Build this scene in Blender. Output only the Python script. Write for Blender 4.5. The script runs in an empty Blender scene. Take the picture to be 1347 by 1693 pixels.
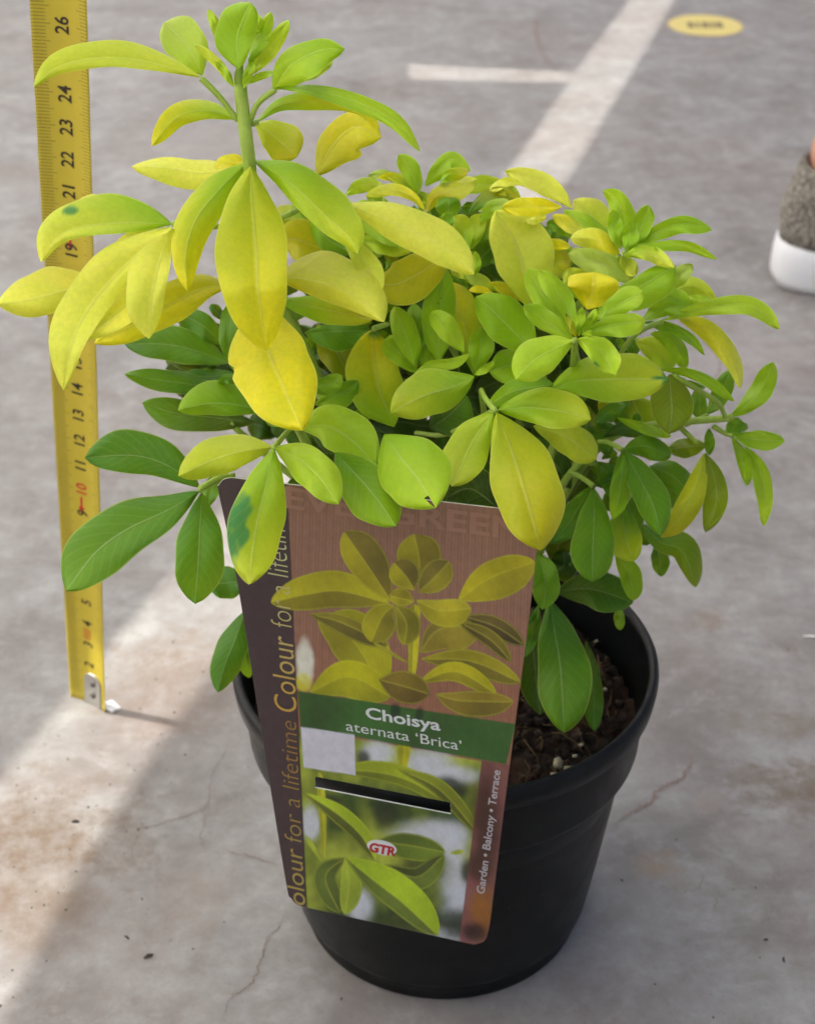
import bpy, bmesh, math, random
import numpy as np
from mathutils import Vector, Matrix
random.seed(7); RS = np.random.RandomState(11)
SC = bpy.context.scene; COL = SC.collection
CM = 0.01                                  # everything below is worked out in centimetres

# ------------------------------------------------------------------ camera
F, PX, PY, PITCH, HC = 2700.0, 673.5, 846.5, math.radians(31.8), 38.0
cd = bpy.data.cameras.new('camera'); cam = bpy.data.objects.new('camera', cd); COL.objects.link(cam)
cam.location = (0, 0, HC*CM); cam.rotation_euler = (math.pi/2 - PITCH, 0, 0)
cd.sensor_fit = 'VERTICAL'; cd.sensor_height = 24; cd.lens = F/1693*24
cd.clip_start = 0.02; cd.clip_end = 400
cd.dof.use_dof = True; cd.dof.focus_distance = 0.37; cd.dof.aperture_fstop = 19
SC.camera = cam

# ------------------------------------------------------------------ light
SUN_EL, SUN_AZ = math.radians(50), math.radians(12)      # sun stands to the left, a little behind the plant
sv = Vector((-math.cos(SUN_EL)*math.cos(SUN_AZ), math.cos(SUN_EL)*math.sin(SUN_AZ), math.sin(SUN_EL)))
world = bpy.data.worlds.new('World'); SC.world = world; world.use_nodes = True
wn = world.node_tree; bg = wn.nodes['Background']
sky = wn.nodes.new('ShaderNodeTexSky'); sky.sky_type = 'NISHITA'; sky.sun_disc = False
sky.sun_elevation = SUN_EL; sky.sun_rotation = math.atan2(sv.x, sv.y)
sky.air_density = 0.5; sky.dust_density = 10; sky.ozone_density = 0.2
wn.links.new(sky.outputs[0], bg.inputs[0]); bg.inputs[1].default_value = 0.14
sl = bpy.data.lights.new('sun', 'SUN'); sl.energy = 2.6; sl.angle = math.radians(0.4); sl.color = (1, .94, .86)
so = bpy.data.objects.new('sun', sl); COL.objects.link(so); so.rotation_euler = sv.to_track_quat('Z', 'Y').to_euler()
SC.view_settings.view_transform = 'Standard'; SC.view_settings.look = 'None'
SC.view_settings.exposure = 1.12; SC.view_settings.gamma = 1

# ------------------------------------------------------------------ helpers
cp, sp = math.cos(PITCH), math.sin(PITCH)
def ray(px, py):
    a = (px-PX)/F; b = -(py-PY)/F
    return a, cp+b*sp, -sp+b*cp
def at_y(px, py, y):                        # the point seen at that pixel, on the upright plane at distance y
    a, b, c = ray(px, py); t = y/b
    return Vector((a*t, y, HC+c*t))
def at_z(px, py, z=0.0):
    a, b, c = ray(px, py); t = (z-HC)/c
    return Vector((a*t, b*t, z))
def lin(rgb):
    return tuple((c/255/12.92) if c/255 <= .04045 else ((c/255+.055)/1.055)**2.4 for c in rgb)
def tag(o, label=None, cat=None, group=None, kind=None):
    for k, v in (('label', label), ('category', cat), ('group', group), ('kind', kind)):
        if v: o[k] = v
    return o
def empty(name, loc, label, cat, group=None):
    o = bpy.data.objects.new(name, None); COL.objects.link(o); o.location = Vector(loc)*CM
    o.empty_display_size = .02
    return tag(o, label, cat, group)
def link(name, verts, faces, mats, parent=None, smooth=True, mi=None):
    """verts in cm, world"""
    me = bpy.data.meshes.new(name); me.from_pydata([tuple(Vector(v)*CM) for v in verts], [], faces)
    for m in (mats if isinstance(mats, list) else [mats]): me.materials.append(m)
    if smooth: me.polygons.foreach_set('use_smooth', [True]*len(me.polygons))
    if mi is not None: me.polygons.foreach_set('material_index', mi)
    o = bpy.data.objects.new(name, me); COL.objects.link(o)
    if parent:
        o.parent = parent; o.matrix_parent_inverse = Matrix.Translation(parent.location).inverted()
    me.update(); return o
class MB:
    def __init__(s): s.v = []; s.f = []
    def add(s, v, f):
        n = len(s.v); s.v += [Vector(p) for p in v]; s.f += [tuple(i+n for i in q) for q in f]
    def box(s, c, h, R=None):
        c = Vector(c); R = R or Matrix.Identity(3); v = []
        for x in (-1, 1):
            for y in (-1, 1):
                for z in (-1, 1): v.append(c + R @ Vector((x*h[0], y*h[1], z*h[2])))
        s.add(v, [(0,1,3,2),(4,6,7,5),(0,4,5,1),(2,3,7,6),(0,2,6,4),(1,5,7,3)])
    def tube(s, pts, rad, n=8, cap=True):
        pts = [Vector(p) for p in pts]; v = []; N = len(pts)
        up = Vector((.3, .9, .2)).normalized()
        for i, p in enumerate(pts):
            d = (pts[min(i+1, N-1)] - pts[max(i-1, 0)]).normalized()
            a = d.cross(up)
            if a.length < .05: a = d.cross(Vector((1, 0, 0)))
            a.normalize(); b = d.cross(a); r = rad[i] if hasattr(rad, '__len__') else rad
            for k in range(n):
                t = 2*math.pi*k/n; v.append(p + a*(r*math.cos(t)) + b*(r*math.sin(t)))
        f = [(i*n+k, i*n+(k+1) % n, (i+1)*n+(k+1) % n, (i+1)*n+k) for i in range(N-1) for k in range(n)]
        if cap: f += [tuple(range(n))[::-1], tuple((N-1)*n+k for k in range(n))]
        s.add(v, f)
    def build(s, name, mats, parent=None, smooth=True): return link(name, s.v, s.f, mats, parent, smooth)
def spline(P, n):
    P = np.array(P, float); m = len(P)
    if m == 2: return P[0] + (P[1]-P[0])*np.linspace(0, 1, n)[:, None]
    E = np.vstack([2*P[0]-P[1], P, 2*P[-1]-P[-2]]); out = []
    for i in range(m-1):
        p0, p1, p2, p3 = E[i:i+4]; t = np.linspace(0, 1, 24, endpoint=(i == m-2))[:, None]
        out.append(.5*(2*p1+(p2-p0)*t+(2*p0-5*p1+4*p2-p3)*t**2+(3*p1-p0-3*p2+p3)*t**3))
    Q = np.vstack(out); L = np.r_[0, np.cumsum(np.linalg.norm(np.diff(Q[:, :2], axis=0), axis=1))]
    g = np.linspace(0, L[-1], n)
    return np.stack([np.interp(g, L, Q[:, k]) for k in range(Q.shape[1])], 1)

# ------------------------------------------------------------------ materials
def mat(name):
    m = bpy.data.materials.new(name); m.use_nodes = True; nt = m.node_tree
    return m, nt, nt.nodes['Principled BSDF']
def node(nt, t, **kw):
    n = nt.nodes.new(t)
    for k, v in kw.items():
        if k in n.inputs.keys() if isinstance(k, str) else False: n.inputs[k].default_value = v
        else: setattr(n, k, v)
    return n
def vec(nt, scale=100, src='Object'):
    tc = nt.nodes.new('ShaderNodeTexCoord'); mp = nt.nodes.new('ShaderNodeMapping')
    mp.inputs['Scale'].default_value = (scale,)*3 if not hasattr(scale, '__len__') else scale
    nt.links.new(tc.outputs[src], mp.inputs[0]); return mp.outputs[0]
def noise(nt, v, s, d=6, r=.6, dist=0):
    n = nt.nodes.new('ShaderNodeTexNoise'); n.inputs['Scale'].default_value = s; n.inputs['Detail'].default_value = d
    n.inputs['Roughness'].default_value = r; n.inputs['Distortion'].default_value = dist
    nt.links.new(v, n.inputs['Vector']); return n
def ramp(nt, fac, stops):
    r = nt.nodes.new('ShaderNodeValToRGB'); nt.links.new(fac, r.inputs[0]); e = r.color_ramp.elements
    while len(e) < len(stops): e.new(.5)
    for i, (p, c) in enumerate(stops):
        e[i].position = p; e[i].color = (c if hasattr(c, '__len__') else (c, c, c))[:3] + (1,) if hasattr(c, '__len__') else (c, c, c, 1)
    return r.outputs[0]
def mix(nt, fac, a, b, mode='MIX'):
    m = nt.nodes.new('ShaderNodeMix'); m.data_type = 'RGBA'; m.blend_type = mode
    for k, x in ((0, fac), (6, a), (7, b)):
        if hasattr(x, 'is_output'): nt.links.new(x, m.inputs[k])
        elif k == 0: m.inputs[0].default_value = x
        else: m.inputs[k].default_value = tuple(x)+(1,)
    return m.outputs[2]
def math_(nt, op, a, b=0.0, c=None):
    m = nt.nodes.new('ShaderNodeMath'); m.operation = op
    for k, x in ((0, a), (1, b), (2, c)):
        if x is None: continue
        if hasattr(x, 'is_output'): nt.links.new(x, m.inputs[k])
        else: m.inputs[k].default_value = x
    return m.outputs[0]
def bump(nt, b, h, strength=.3, dist=.0005):
    n = nt.nodes.new('ShaderNodeBump'); n.inputs['Strength'].default_value = strength; n.inputs['Distance'].default_value = dist
    nt.links.new(h, n.inputs['Height']); nt.links.new(n.outputs[0], b.inputs['Normal']); return n
def plain(name, rgb, rough=.5, var=.12, sc=3, spec=.5, metal=0, bmp=.1):
    m, nt, b = mat(name); v = vec(nt); n = noise(nt, v, sc)
    c = lin(rgb)
    col = mix(nt, n.outputs[0], tuple(x*(1-var) for x in c), tuple(min(1, x*(1+var)) for x in c))
    nt.links.new(col, b.inputs['Base Color']); b.inputs['Roughness'].default_value = rough
    b.inputs['Specular IOR Level'].default_value = spec; b.inputs['Metallic'].default_value = metal
    if bmp: bump(nt, b, noise(nt, v, sc*6).outputs[0], bmp, .0003)
    return m

def ground_material():
    m, nt, b = mat('worn_concrete'); v = vec(nt)
    big = noise(nt, v, .035, 5, .6); mid = noise(nt, v, .16, 9, .66, .4); fine = noise(nt, v, .9, 10, .7); grit = noise(nt, v, 7, 6, .7)
    c = ramp(nt, mid.outputs[0], [(.32, (.175, .158, .145)), (.44, (.245, .232, .22)), (.54, (.295, .288, .276)), (.68, (.36, .356, .34))])
    pink = ramp(nt, noise(nt, v, .085, 8, .65, .6).outputs[0], [(.44, 0), (.66, .75)])
    c = mix(nt, pink, c, (.235, .193, .172))
    m2 = noise(nt, v, .5, 9, .7, .8); c = mix(nt, ramp(nt, m2.outputs[0], [(.33, .5), (.5, 0)]), c, (.175, .143, .125)); c = mix(nt, ramp(nt, noise(nt, v, .33, 8, .7, .5).outputs[0], [(.5, 0), (.68, .55)]), c, (.38, .378, .36))
    c = mix(nt, ramp(nt, big.outputs[0], [(.3, 0), (.7, .45)]), c, (.265, .272, .266))
    c = mix(nt, ramp(nt, fine.outputs[0], [(.35, .4), (.55, 0)]), c, (.165, .145, .13))
    c = mix(nt, ramp(nt, fine.outputs[0], [(.55, 0), (.75, .5)]), c, (.42, .41, .395))
    c = mix(nt, ramp(nt, grit.outputs[0], [(.3, .7), (.4, 0)]), c, (.13, .112, .1))
    # rusty and dirty stains that have a place of their own on this floor
    def stain(c, px, py, rad, rgb, amt, sc=.4, sq=(1, 1)):
        p = at_z(px, py); sub = nt.nodes.new('ShaderNodeVectorMath'); sub.operation = 'SUBTRACT'
        nt.links.new(v, sub.inputs[0]); sub.inputs[1].default_value = (p.x, p.y, 0)
        mu = nt.nodes.new('ShaderNodeVectorMath'); mu.operation = 'MULTIPLY'; nt.links.new(sub.outputs[0], mu.inputs[0]); mu.inputs[1].default_value = (1/sq[0], 1/sq[1], 1)
        ln = nt.nodes.new('ShaderNodeVectorMath'); ln.operation = 'LENGTH'; nt.links.new(mu.outputs[0], ln.inputs[0])
        d = math_(nt, 'DIVIDE', ln.outputs['Value'], rad)
        d = math_(nt, 'ADD', d, math_(nt, 'MULTIPLY', math_(nt, 'SUBTRACT', noise(nt, v, sc, 8, .7).outputs[0], .5), 3.0))
        f = math_(nt, 'MULTIPLY', ramp(nt, d, [(.25, amt), (1, 0)]), ramp(nt, noise(nt, v, 1.6, 9, .75).outputs[0], [(.36, .35), (.58, 1)]))
        return mix(nt, f, c, rgb)
    for a in ((60, 1400, 3.8, (.15, .108, .075), .95, .5, (1.1, 1)), (285, 1130, 3.6, (.2, .15, .115), .8, .5, (.8, 1.2)), (60, 1500, 2.4, (.17, .125, .09), .8),
              (1090, 1430, 1.0, (.30, .215, .13), .55, .9), (1330, 1300, 2.0, (.16, .12, .085), .85, .9, (1.5, 1)), (1180, 1025, .9, (.22, .165, .12), .6, .9),
              (1310, 1195, 1.6, (.2, .16, .12), .6, .9, (2, .6)), (1168, 1330, .8, (.27, .21, .18), .5), (470, 240, 8, (.3, .27, .25), .5, .2, (2, 1)),
              (900, 230, 4, (.3, .265, .25), .4, .3), (40, 300, 5, (.28, .25, .23), .4, .3), (330, 1490, 1.6, (.26, .2, .16), .4, .6), (1240, 600, 6, (.33, .28, .26), .5, .3)):
        c = stain(c, *a)
    # hairline cracks
    dn = nt.nodes.new('ShaderNodeVectorMath'); dn.operation = 'MULTIPLY_ADD'
    nt.links.new(noise(nt, v, .5, 8, .75).outputs['Color'], dn.inputs[0]); dn.inputs[1].default_value = (2.6, 2.6, 2.6); nt.links.new(v, dn.inputs[2])
    vo = nt.nodes.new('ShaderNodeTexVoronoi'); vo.feature = 'DISTANCE_TO_EDGE'; vo.inputs['Scale'].default_value = .13
    nt.links.new(dn.outputs[0], vo.inputs['Vector'])
    cr = math_(nt, 'MULTIPLY', ramp(nt, vo.outputs[0], [(.001, 1), (.007, 0)]), ramp(nt, noise(nt, v, .07, 3).outputs[0], [(.48, 0), (.62, .5)]))
    c = mix(nt, cr, c, (.14, .115, .1))
    nt.links.new(c, b.inputs['Base Color'])
    nt.links.new(ramp(nt, mid.outputs[0], [(.3, .75), (.7, .48)]), b.inputs['Roughness'])
    b.inputs['Specular IOR Level'].default_value = .35
    h = math_(nt, 'ADD', fine.outputs[0], math_(nt, 'MULTIPLY', grit.outputs[0], .35)); h = math_(nt, 'SUBTRACT', h, math_(nt, 'MULTIPLY', cr, .6))
    bump(nt, b, h, .3, .0008)
    return m

def leaf_material():
    m, nt, b = mat('leaf'); at = nt.nodes.new('ShaderNodeVertexColor'); at.layer_name = 'Col'
    uv = nt.nodes.new('ShaderNodeUVMap'); uv.uv_map = 'UVMap'
    sx = nt.nodes.new('ShaderNodeSeparateXYZ'); nt.links.new(uv.outputs[0], sx.inputs[0])
    u = math_(nt, 'ABSOLUTE', math_(nt, 'SUBTRACT', sx.outputs[0], .5))      # 0 at the midrib, .5 at the edge
    v = vec(nt)
    mot = noise(nt, v, 1.3, 6, .6); fi = noise(nt, v, 9, 5, .6)
    c = mix(nt, ramp(nt, mot.outputs[0], [(.3, .5), (.6, 0)]), at.outputs[0], mix(nt, 1.0, at.outputs[0], (.72, .88, .5), 'MULTIPLY'), 'MIX')
    c = mix(nt, ramp(nt, fi.outputs[0], [(.4, .12), (.6, 0)]), c, (.25, .34, .02))
    rib = ramp(nt, u, [(.003, .28), (.018, 0)])
    c = mix(nt, rib, c, (.74, .76, .42))
    # side veins running forward from the midrib
    wv = math_(nt, 'SINE', math_(nt, 'MULTIPLY', math_(nt, 'SUBTRACT', math_(nt, 'ADD', sx.outputs[1], math_(nt, 'MULTIPLY', fi.outputs[0], .02)), math_(nt, 'MULTIPLY', u, .55)), 62))
    vein = ramp(nt, wv, [(.75, 0), (1, .07)])
    c = mix(nt, vein, c, (.62, .68, .2))
    edge = ramp(nt, u, [(.468, 0), (.5, .4)])
    c = mix(nt, edge, c, (.72, .72, .2))
    sp_ = ramp(nt, noise(nt, v, 22, 2, .5).outputs[0], [(.20, .7), (.235, 0)])
    c = mix(nt, sp_, c, (.15, .11, .03))
    nt.links.new(c, b.inputs['Base Color'])
    nt.links.new(ramp(nt, mot.outputs[0], [(.3, .5), (.7, .36)]), b.inputs['Roughness']); b.inputs['Specular IOR Level'].default_value = .32
    h = math_(nt, 'ADD', math_(nt, 'MULTIPLY', wv, .05), mot.outputs[0]); h = math_(nt, 'ADD', h, math_(nt, 'MULTIPLY', ramp(nt, u, [(0, 0), (.04, 1)]), .5))
    bump(nt, b, h, .35, .0006)
    tr = nt.nodes.new('ShaderNodeBsdfTranslucent')
    tc = mix(nt, .35, c, (.62, .72, .03)); nt.links.new(tc, tr.inputs[0])
    ms = nt.nodes.new('ShaderNodeMixShader'); ms.inputs[0].default_value = .38
    nt.links.new(b.outputs[0], ms.inputs[1]); nt.links.new(tr.outputs[0], ms.inputs[2])
    nt.links.new(ms.outputs[0], nt.nodes['Material Output'].inputs[0]); return m

def stem_material():
    m, nt, b = mat('green_stem'); v = vec(nt, (100, 100, 30)); n = noise(nt, v, 6)
    nt.links.new(mix(nt, n.outputs[0], (.2, .33, .03), (.42, .56, .07)), b.inputs['Base Color']); b.inputs['Roughness'].default_value = .5
    return m
M_GROUND, M_LEAF, M_STEM = ground_material(), leaf_material(), stem_material()

# ------------------------------------------------------------------ the floor
def ground():
    xs = [-3000, -400, -60, 60, 400, 3000]; ys = [-3000, -300, 0, 60, 200, 800, 3000]
    v = [(x, y, 0) for y in ys for x in xs]; n = len(xs)
    f = [(j*n+i, j*n+i+1, (j+1)*n+i+1, (j+1)*n+i) for j in range(len(ys)-1) for i in range(n-1)]
    tag(link('concrete_floor', v, f, M_GROUND, smooth=False), kind='structure')
ground()

# ------------------------------------------------------------------ added unseen sheets that block the sun; their gap shapes the sun streak
def sun_blocker():
    m, nt, b = mat('milky_blocker_sheet')
    b.inputs['Base Color'].default_value = (.78, .79, .80, 1); b.inputs['Roughness'].default_value = .6
    tr = nt.nodes.new('ShaderNodeBsdfTranslucent')
    nt.links.new(mix(nt, noise(nt, vec(nt), .05).outputs[0], (.82, .845, .855), (.88, .905, .915)), tr.inputs[0])
    ms = nt.nodes.new('ShaderNodeMixShader'); ms.inputs[0].default_value = .85
    nt.links.new(b.outputs[0], ms.inputs[1]); nt.links.new(tr.outputs[0], ms.inputs[2]); nt.links.new(ms.outputs[0], nt.nodes['Material Output'].inputs[0])
    h = 75.0; ox, oy = sv.x/sv.z*h, sv.y/sv.z*h
    L = [(-42, -40), (-14.3, 43.8), (-9.9, 56.7), (6.0, 102.4), (12.2, 123.8), (12.9, 126.4), (19.6, 148), (52, 260)]
    R = [(-36, -40), (-11.9, 33.2), (-10.9, 38.5), (-9.1, 44.9), (-7.5, 49.7), (10.9, 104.1), (23.8, 148), (57, 260)]
    polys = [[(-120, -40)]+L[:5]+[(0, 124.6), (0, 128.6), (-120, 128.6)],
             [(-120, 128.6), (0, 128.6), L[5], L[6], L[7], (-120, 260)],
             R+[(72, 260), (72, -40)]]
    mb = MB()
    for P in polys:
        n = len(P); top = [(x+ox, y+oy, h+.2) for x, y in P]; bot = [(x+ox, y+oy, h) for x, y in P]
        mb.add(top+bot, [tuple(range(n))[::-1], tuple(range(n, 2*n))] + [(i, (i+1) % n, n+(i+1) % n, n+i) for i in range(n)])
    o = mb.build('added_sun_blocker', m, smooth=False); tag(o, kind='structure')
sun_blocker()

# ------------------------------------------------------------------ plant pot
PC = Vector((1.08, 38.0, 0))
def lathe(prof, n=128, c=PC, jitter=0):
    v = []; N = len(prof)
    for r, z in prof:
        for k in range(n):
            t = 2*math.pi*k/n; rr = r*(1+jitter*math.sin(3*t+1)+jitter*.6*math.sin(5*t)); v.append((c.x+rr*math.cos(t), c.y+rr*math.sin(t), z))
    return v, [(i*n+k, i*n+(k+1) % n, (i+1)*n+(k+1) % n, (i+1)*n+k) for i in range(N-1) for k in range(n)]
def pot():
    m, nt, b = mat('black_plastic'); v = vec(nt)
    d = ramp(nt, noise(nt, v, .5, 9, .75, .6).outputs[0], [(.5, 0), (.72, .7)])
    c = mix(nt, d, (.0045, .006, .0062), (.016, .017, .016))
    c = mix(nt, ramp(nt, noise(nt, v, 11, 3).outputs[0], [(.69, 0), (.73, .7)]), c, (.12, .11, .095))
    nt.links.new(c, b.inputs['Base Color']); nt.links.new(ramp(nt, noise(nt, v, .8, 6).outputs[0], [(.3, .30), (.7, .46)]), b.inputs['Roughness'])
    b.inputs['Specular IOR Level'].default_value = .22
    mp = vec(nt, (100, 100, 8)); bump(nt, b, noise(nt, mp, 3).outputs[0], .12, .0006)
    root = empty('plant_pot', PC, 'round black plastic nursery pot with a rolled rim standing on the concrete floor', 'plant pot')
    body = [(0, .25), (4.0, .25), (4.1, .02), (4.24, 0), (4.34, .08), (4.37, .6), (4.42, .72), (4.56, .8), (4.6, .95), (4.85, 2.6), (5.12, 4.6), (5.36, 6.5), (5.42, 7.0)]
    V, Fc = lathe(body); link('pot_body', V, Fc, m, root)
    collar = [(5.38, 7.0), (5.66, 7.0), (5.72, 7.06), (5.75, 7.2), (5.86, 8.75), (5.87, 8.9)]
    V, Fc = lathe(collar); link('pot_collar', V, Fc, m, root)
    rim = [(5.85, 8.86), (6.03, 8.88), (6.1, 8.95), (6.15, 9.3), (6.15, 9.5), (6.08, 9.62), (5.98, 9.64), (5.88, 9.58), (5.84, 9.45), (5.7, 8.2), (5.45, 6.5), (5.0, 5)]
    V, Fc = lathe(rim, jitter=.0012); link('pot_rim', V, Fc, m, root)
    return root
pot()

def soil():
    m, nt, b = mat('potting_soil'); v = vec(nt)
    n = noise(nt, v, 1.6, 10, .75)
    c = ramp(nt, n.outputs[0], [(.3, (.012, .008, .006)), (.5, (.05, .033, .022)), (.62, (.09, .055, .035)), (.74, (.17, .13, .08))])
    c = mix(nt, ramp(nt, noise(nt, v, .5, 4).outputs[0], [(.5, 0), (.62, .5)]), c, (.13, .05, .025))
    nt.links.new(c, b.inputs['Base Color']); b.inputs['Roughness'].default_value = .95; bump(nt, b, noise(nt, v, 9, 8, .8).outputs[0], 1, .0015)
    from mathutils import noise as mn
    V = []; Fc = []; nr, na = 46, 150
    for i in range(nr+1):
        r = 5.62*i/nr
        for k in range(na):
            t = 2*math.pi*k/na; x, y = r*math.cos(t), r*math.sin(t)
            z = 7.85 + .38*mn.fractal(Vector((x*.9, y*.9, 3)), 1, 2, 5) + .22*mn.noise(Vector((x*3.3, y*3.3, 1))) - .45*max(0, r-4.6)*(.5+.5*mn.noise(Vector((x, y, 9)))) + .12*mn.noise(Vector((x*8, y*8, 4)))
            V.append((PC.x+x, PC.y+y, z))
    Fc = [(i*na+k, (i+1)*na+k, (i+1)*na+(k+1) % na, i*na+(k+1) % na) for i in range(nr) for k in range(na)]
    mb = MB(); mb.v = [Vector(p) for p in V]; mb.f = Fc
    base = len(Fc)
    crumbs = MB()
    for _ in range(1500):                                   # crumbs
        a = random.uniform(0, 6.283); r = 5.3*math.sqrt(random.random()); s = random.uniform(.03, .13)*(1 if random.random() < .9 else 1.9)
        c = Vector((PC.x+r*math.cos(a), PC.y+r*math.sin(a), 7.9+.25*random.random()+s*.4))
        R = Matrix.Rotation(random.uniform(0, 6), 3, Vector((random.random(), random.random(), random.random()+.1)).normalized())
        mb.box(c, (s, s*random.uniform(.5, 1), s*random.uniform(.3, .8)), R)
    n1 = len(mb.f)
    for _ in range(330):                                   # straw and root fibres
        a = random.uniform(0, 6.283); r = 5.1*math.sqrt(random.random()); c = Vector((PC.x+r*math.cos(a), PC.y+r*math.sin(a), 8.1+.2*random.random()))
        d = Vector((random.uniform(-1, 1), random.uniform(-1, 1), random.uniform(-.25, .4))).normalized(); l = random.uniform(.2, 1.1)
        b2 = Vector((random.uniform(-1, 1), random.uniform(-1, 1), random.uniform(0, .8)))*l*.16
        mb.tube([c-d*l*.5, c+b2, c+d*l*.5], random.uniform(.008, .026), 4)
    n2 = len(mb.f)
    for (px, py, s) in ((922, 1262, .14), (938, 1270, .1), (915, 1280, .08), (950, 1250, .07), (842, 1310, .1), (850, 1316, .07), (960, 1232, .06), (1000, 1140, .06), (985, 1060, .05)):
        c = at_z(px, py, 8.35); R = Matrix.Rotation(random.uniform(0, 6), 3, Vector((.5, .3, .8)).normalized()); mb.box(c, (s, s*.7, s*.6), R)
    o = mb.build('potting_soil', [m, plain('straw', (96, 74, 44), .9, .4), plain('perlite', (170, 164, 138), .9, .2)])
    o.data.polygons.foreach_set('material_index', [0]*n1+[1]*(n2-n1)+[2]*(len(mb.f)-n2))
    tag(o, 'dark crumbly potting soil with straw fibres inside the black pot', 'soil', kind='stuff')
soil()

# ------------------------------------------------------------------ the shrub, leaf by leaf
CR = {'A': (0, 0, 1.924), 'B': (0, 300, 2.993), 'C': (350, 240, 2.694), 'D': (780, 240, 2.376), 'E': (80, 600, 2.806), 'F': (450, 600, 2.694),
      'K': (820, 600, 2.694), 'M': (440, 360, 5.18), 'N': (600, 240, 5.18), 'O': (640, 440, 5.18), 'P': (820, 260, 5.18), 'Q': (840, 420, 4.49),
      'R': (1040, 480, 4.989), 'S': (880, 660, 4.49), 'T': (200, 480, 4.49), 'U': (820, 900, 3.763)}
PAL = {'y': (246, 238, 84), 'Y': (240, 224, 20), 'o': (198, 188, 12), 'l': (196, 208, 40), 'L': (176, 208, 36), 'p': (188, 210, 84), 'm': (146, 188, 14),
       'g': (96, 150, 16), 'G': (60, 126, 24), 'd': (34, 80, 14), 'n': (128, 150, 14), 't': (48, 138, 74)}
PALL = {k: np.array(lin(v))*1.08 for k, v in PAL.items()}
for k in PALL: PALL[k] = np.minimum(PALL[k], .93)
def prof(t, pk, ex=1.45, pw=.64):
    t = np.clip(t, 0, 1)
    a = np.sin(np.pi/2*np.clip(t/pk, 0, 1))**.86
    b = np.cos(np.pi/2*np.clip((t-pk)/(1-pk), 0, 1)**ex)**pw
    return np.where(t < pk, a, b)
LEAVES = []
def leaf(cr, pts, wl, wr, c0, c1, q=0.0, dq=0.0, pk=.5, roll=None, fold=None, spot=None, tear=None, k=.5, nt_=26, ns=14, bite=None, tone=1.0):
    ox, oy, s = CR[cr]; P = np.array([(ox+x/s, oy+y/s) for x, y in pts]); wl *= 1.1/s; wr *= 1.1/s
    C = spline(P, nt_); T = np.gradient(C, axis=0); T /= np.linalg.norm(T, axis=1)[:, None]
    Nn = np.stack([T[:, 1], -T[:, 0]], 1)
    t = np.linspace(0, 1, nt_); w = prof(t, pk, *((1.35, .74) if len(pts) > 3 else random.choice(((1.5, .58), (1.5, .64), (1.3, .72)))))
    roll = random.uniform(-.28, .28) if roll is None else roll
    fold = random.choice((-.25, .3, .45, .6))*random.uniform(.6, 1.15) if fold is None else fold
    y0 = C[0, 1]; sc = F/46.0; ph = random.uniform(0, 6); rp = random.uniform(.025, .06)
    V = []; U = []; Kc = []
    ca, cb = PALL[c0], PALL[c1]
    dark = random.uniform(.93, 1.05)*tone
    for i in range(nt_):
        for j in range(-ns//2, ns//2+1):
            sg = j/(ns/2); side = wl if sg > 0 else wr
            wav = 1+.035*math.sin(t[i]*15+ph+(2 if sg > 0 else 0))*abs(sg)
            o = sg*(side*w[i]*wav+.5)
            if bite and abs(sg) > .4 and (sg > 0) == (bite[1] > 0): o *= 1-bite[2]*math.exp(-((t[i]-bite[0])/.025)**2)
            x = C[i, 0]+Nn[i, 0]*o; yy = C[i, 1]+Nn[i, 1]*o
            up = -Nn[i, 1]*o/sc                              # cm upwards in the picture
            qq = q + dq*t[i]**1.5 + k*min((C[i, 1]-y0)/sc, 3.5) - .8*up + fold*abs(o)/sc + roll*o/sc
            qq += rp*math.sin(t[i]*8+ph*2+sg*1.3)*(1+abs(sg)*2) - .28*(abs(sg)**2.5)*(side/sc)
            V.append(at_y(x, yy, 38.0-qq)); U.append((.5+.5*sg, t[i]))
            tt = min(1, max(0, (t[i]-.15)/.8 + .12*math.sin(3*sg+ph))); c = (ca*(1-tt)+cb*tt)*dark
            if spot:
                for (st, ss, rt, rs) in spot:
                    e = ((t[i]-st)/rt)**2+((sg-ss)/rs)**2 + .3*math.sin(t[i]*34+sg*5)*math.cos(sg*11)
                    a_ = min(1, max(0, (1-e)*1.6)); c = c*(1-a_)+PALL['t']*a_
            Kc.append(tuple(c)+(1,))
    n = ns+1; Fc = []
    for i in range(nt_-1):
        for j in range(ns):
            if tear and (i+.5)/nt_ > tear[0] and abs((j+.5)/(ns/2)-1-tear[1]) < .5*2/ns+.01 and (i+.5)/nt_ < tear[2]: continue
            Fc.append((i*n+j, i*n+j+1, (i+1)*n+j+1, (i+1)*n+j))
    area = (wl+wr)*np.linalg.norm(np.diff(C, axis=0), axis=1).sum()
    LEAVES.append((area, V, Fc, U, Kc, c0+c1))

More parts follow.
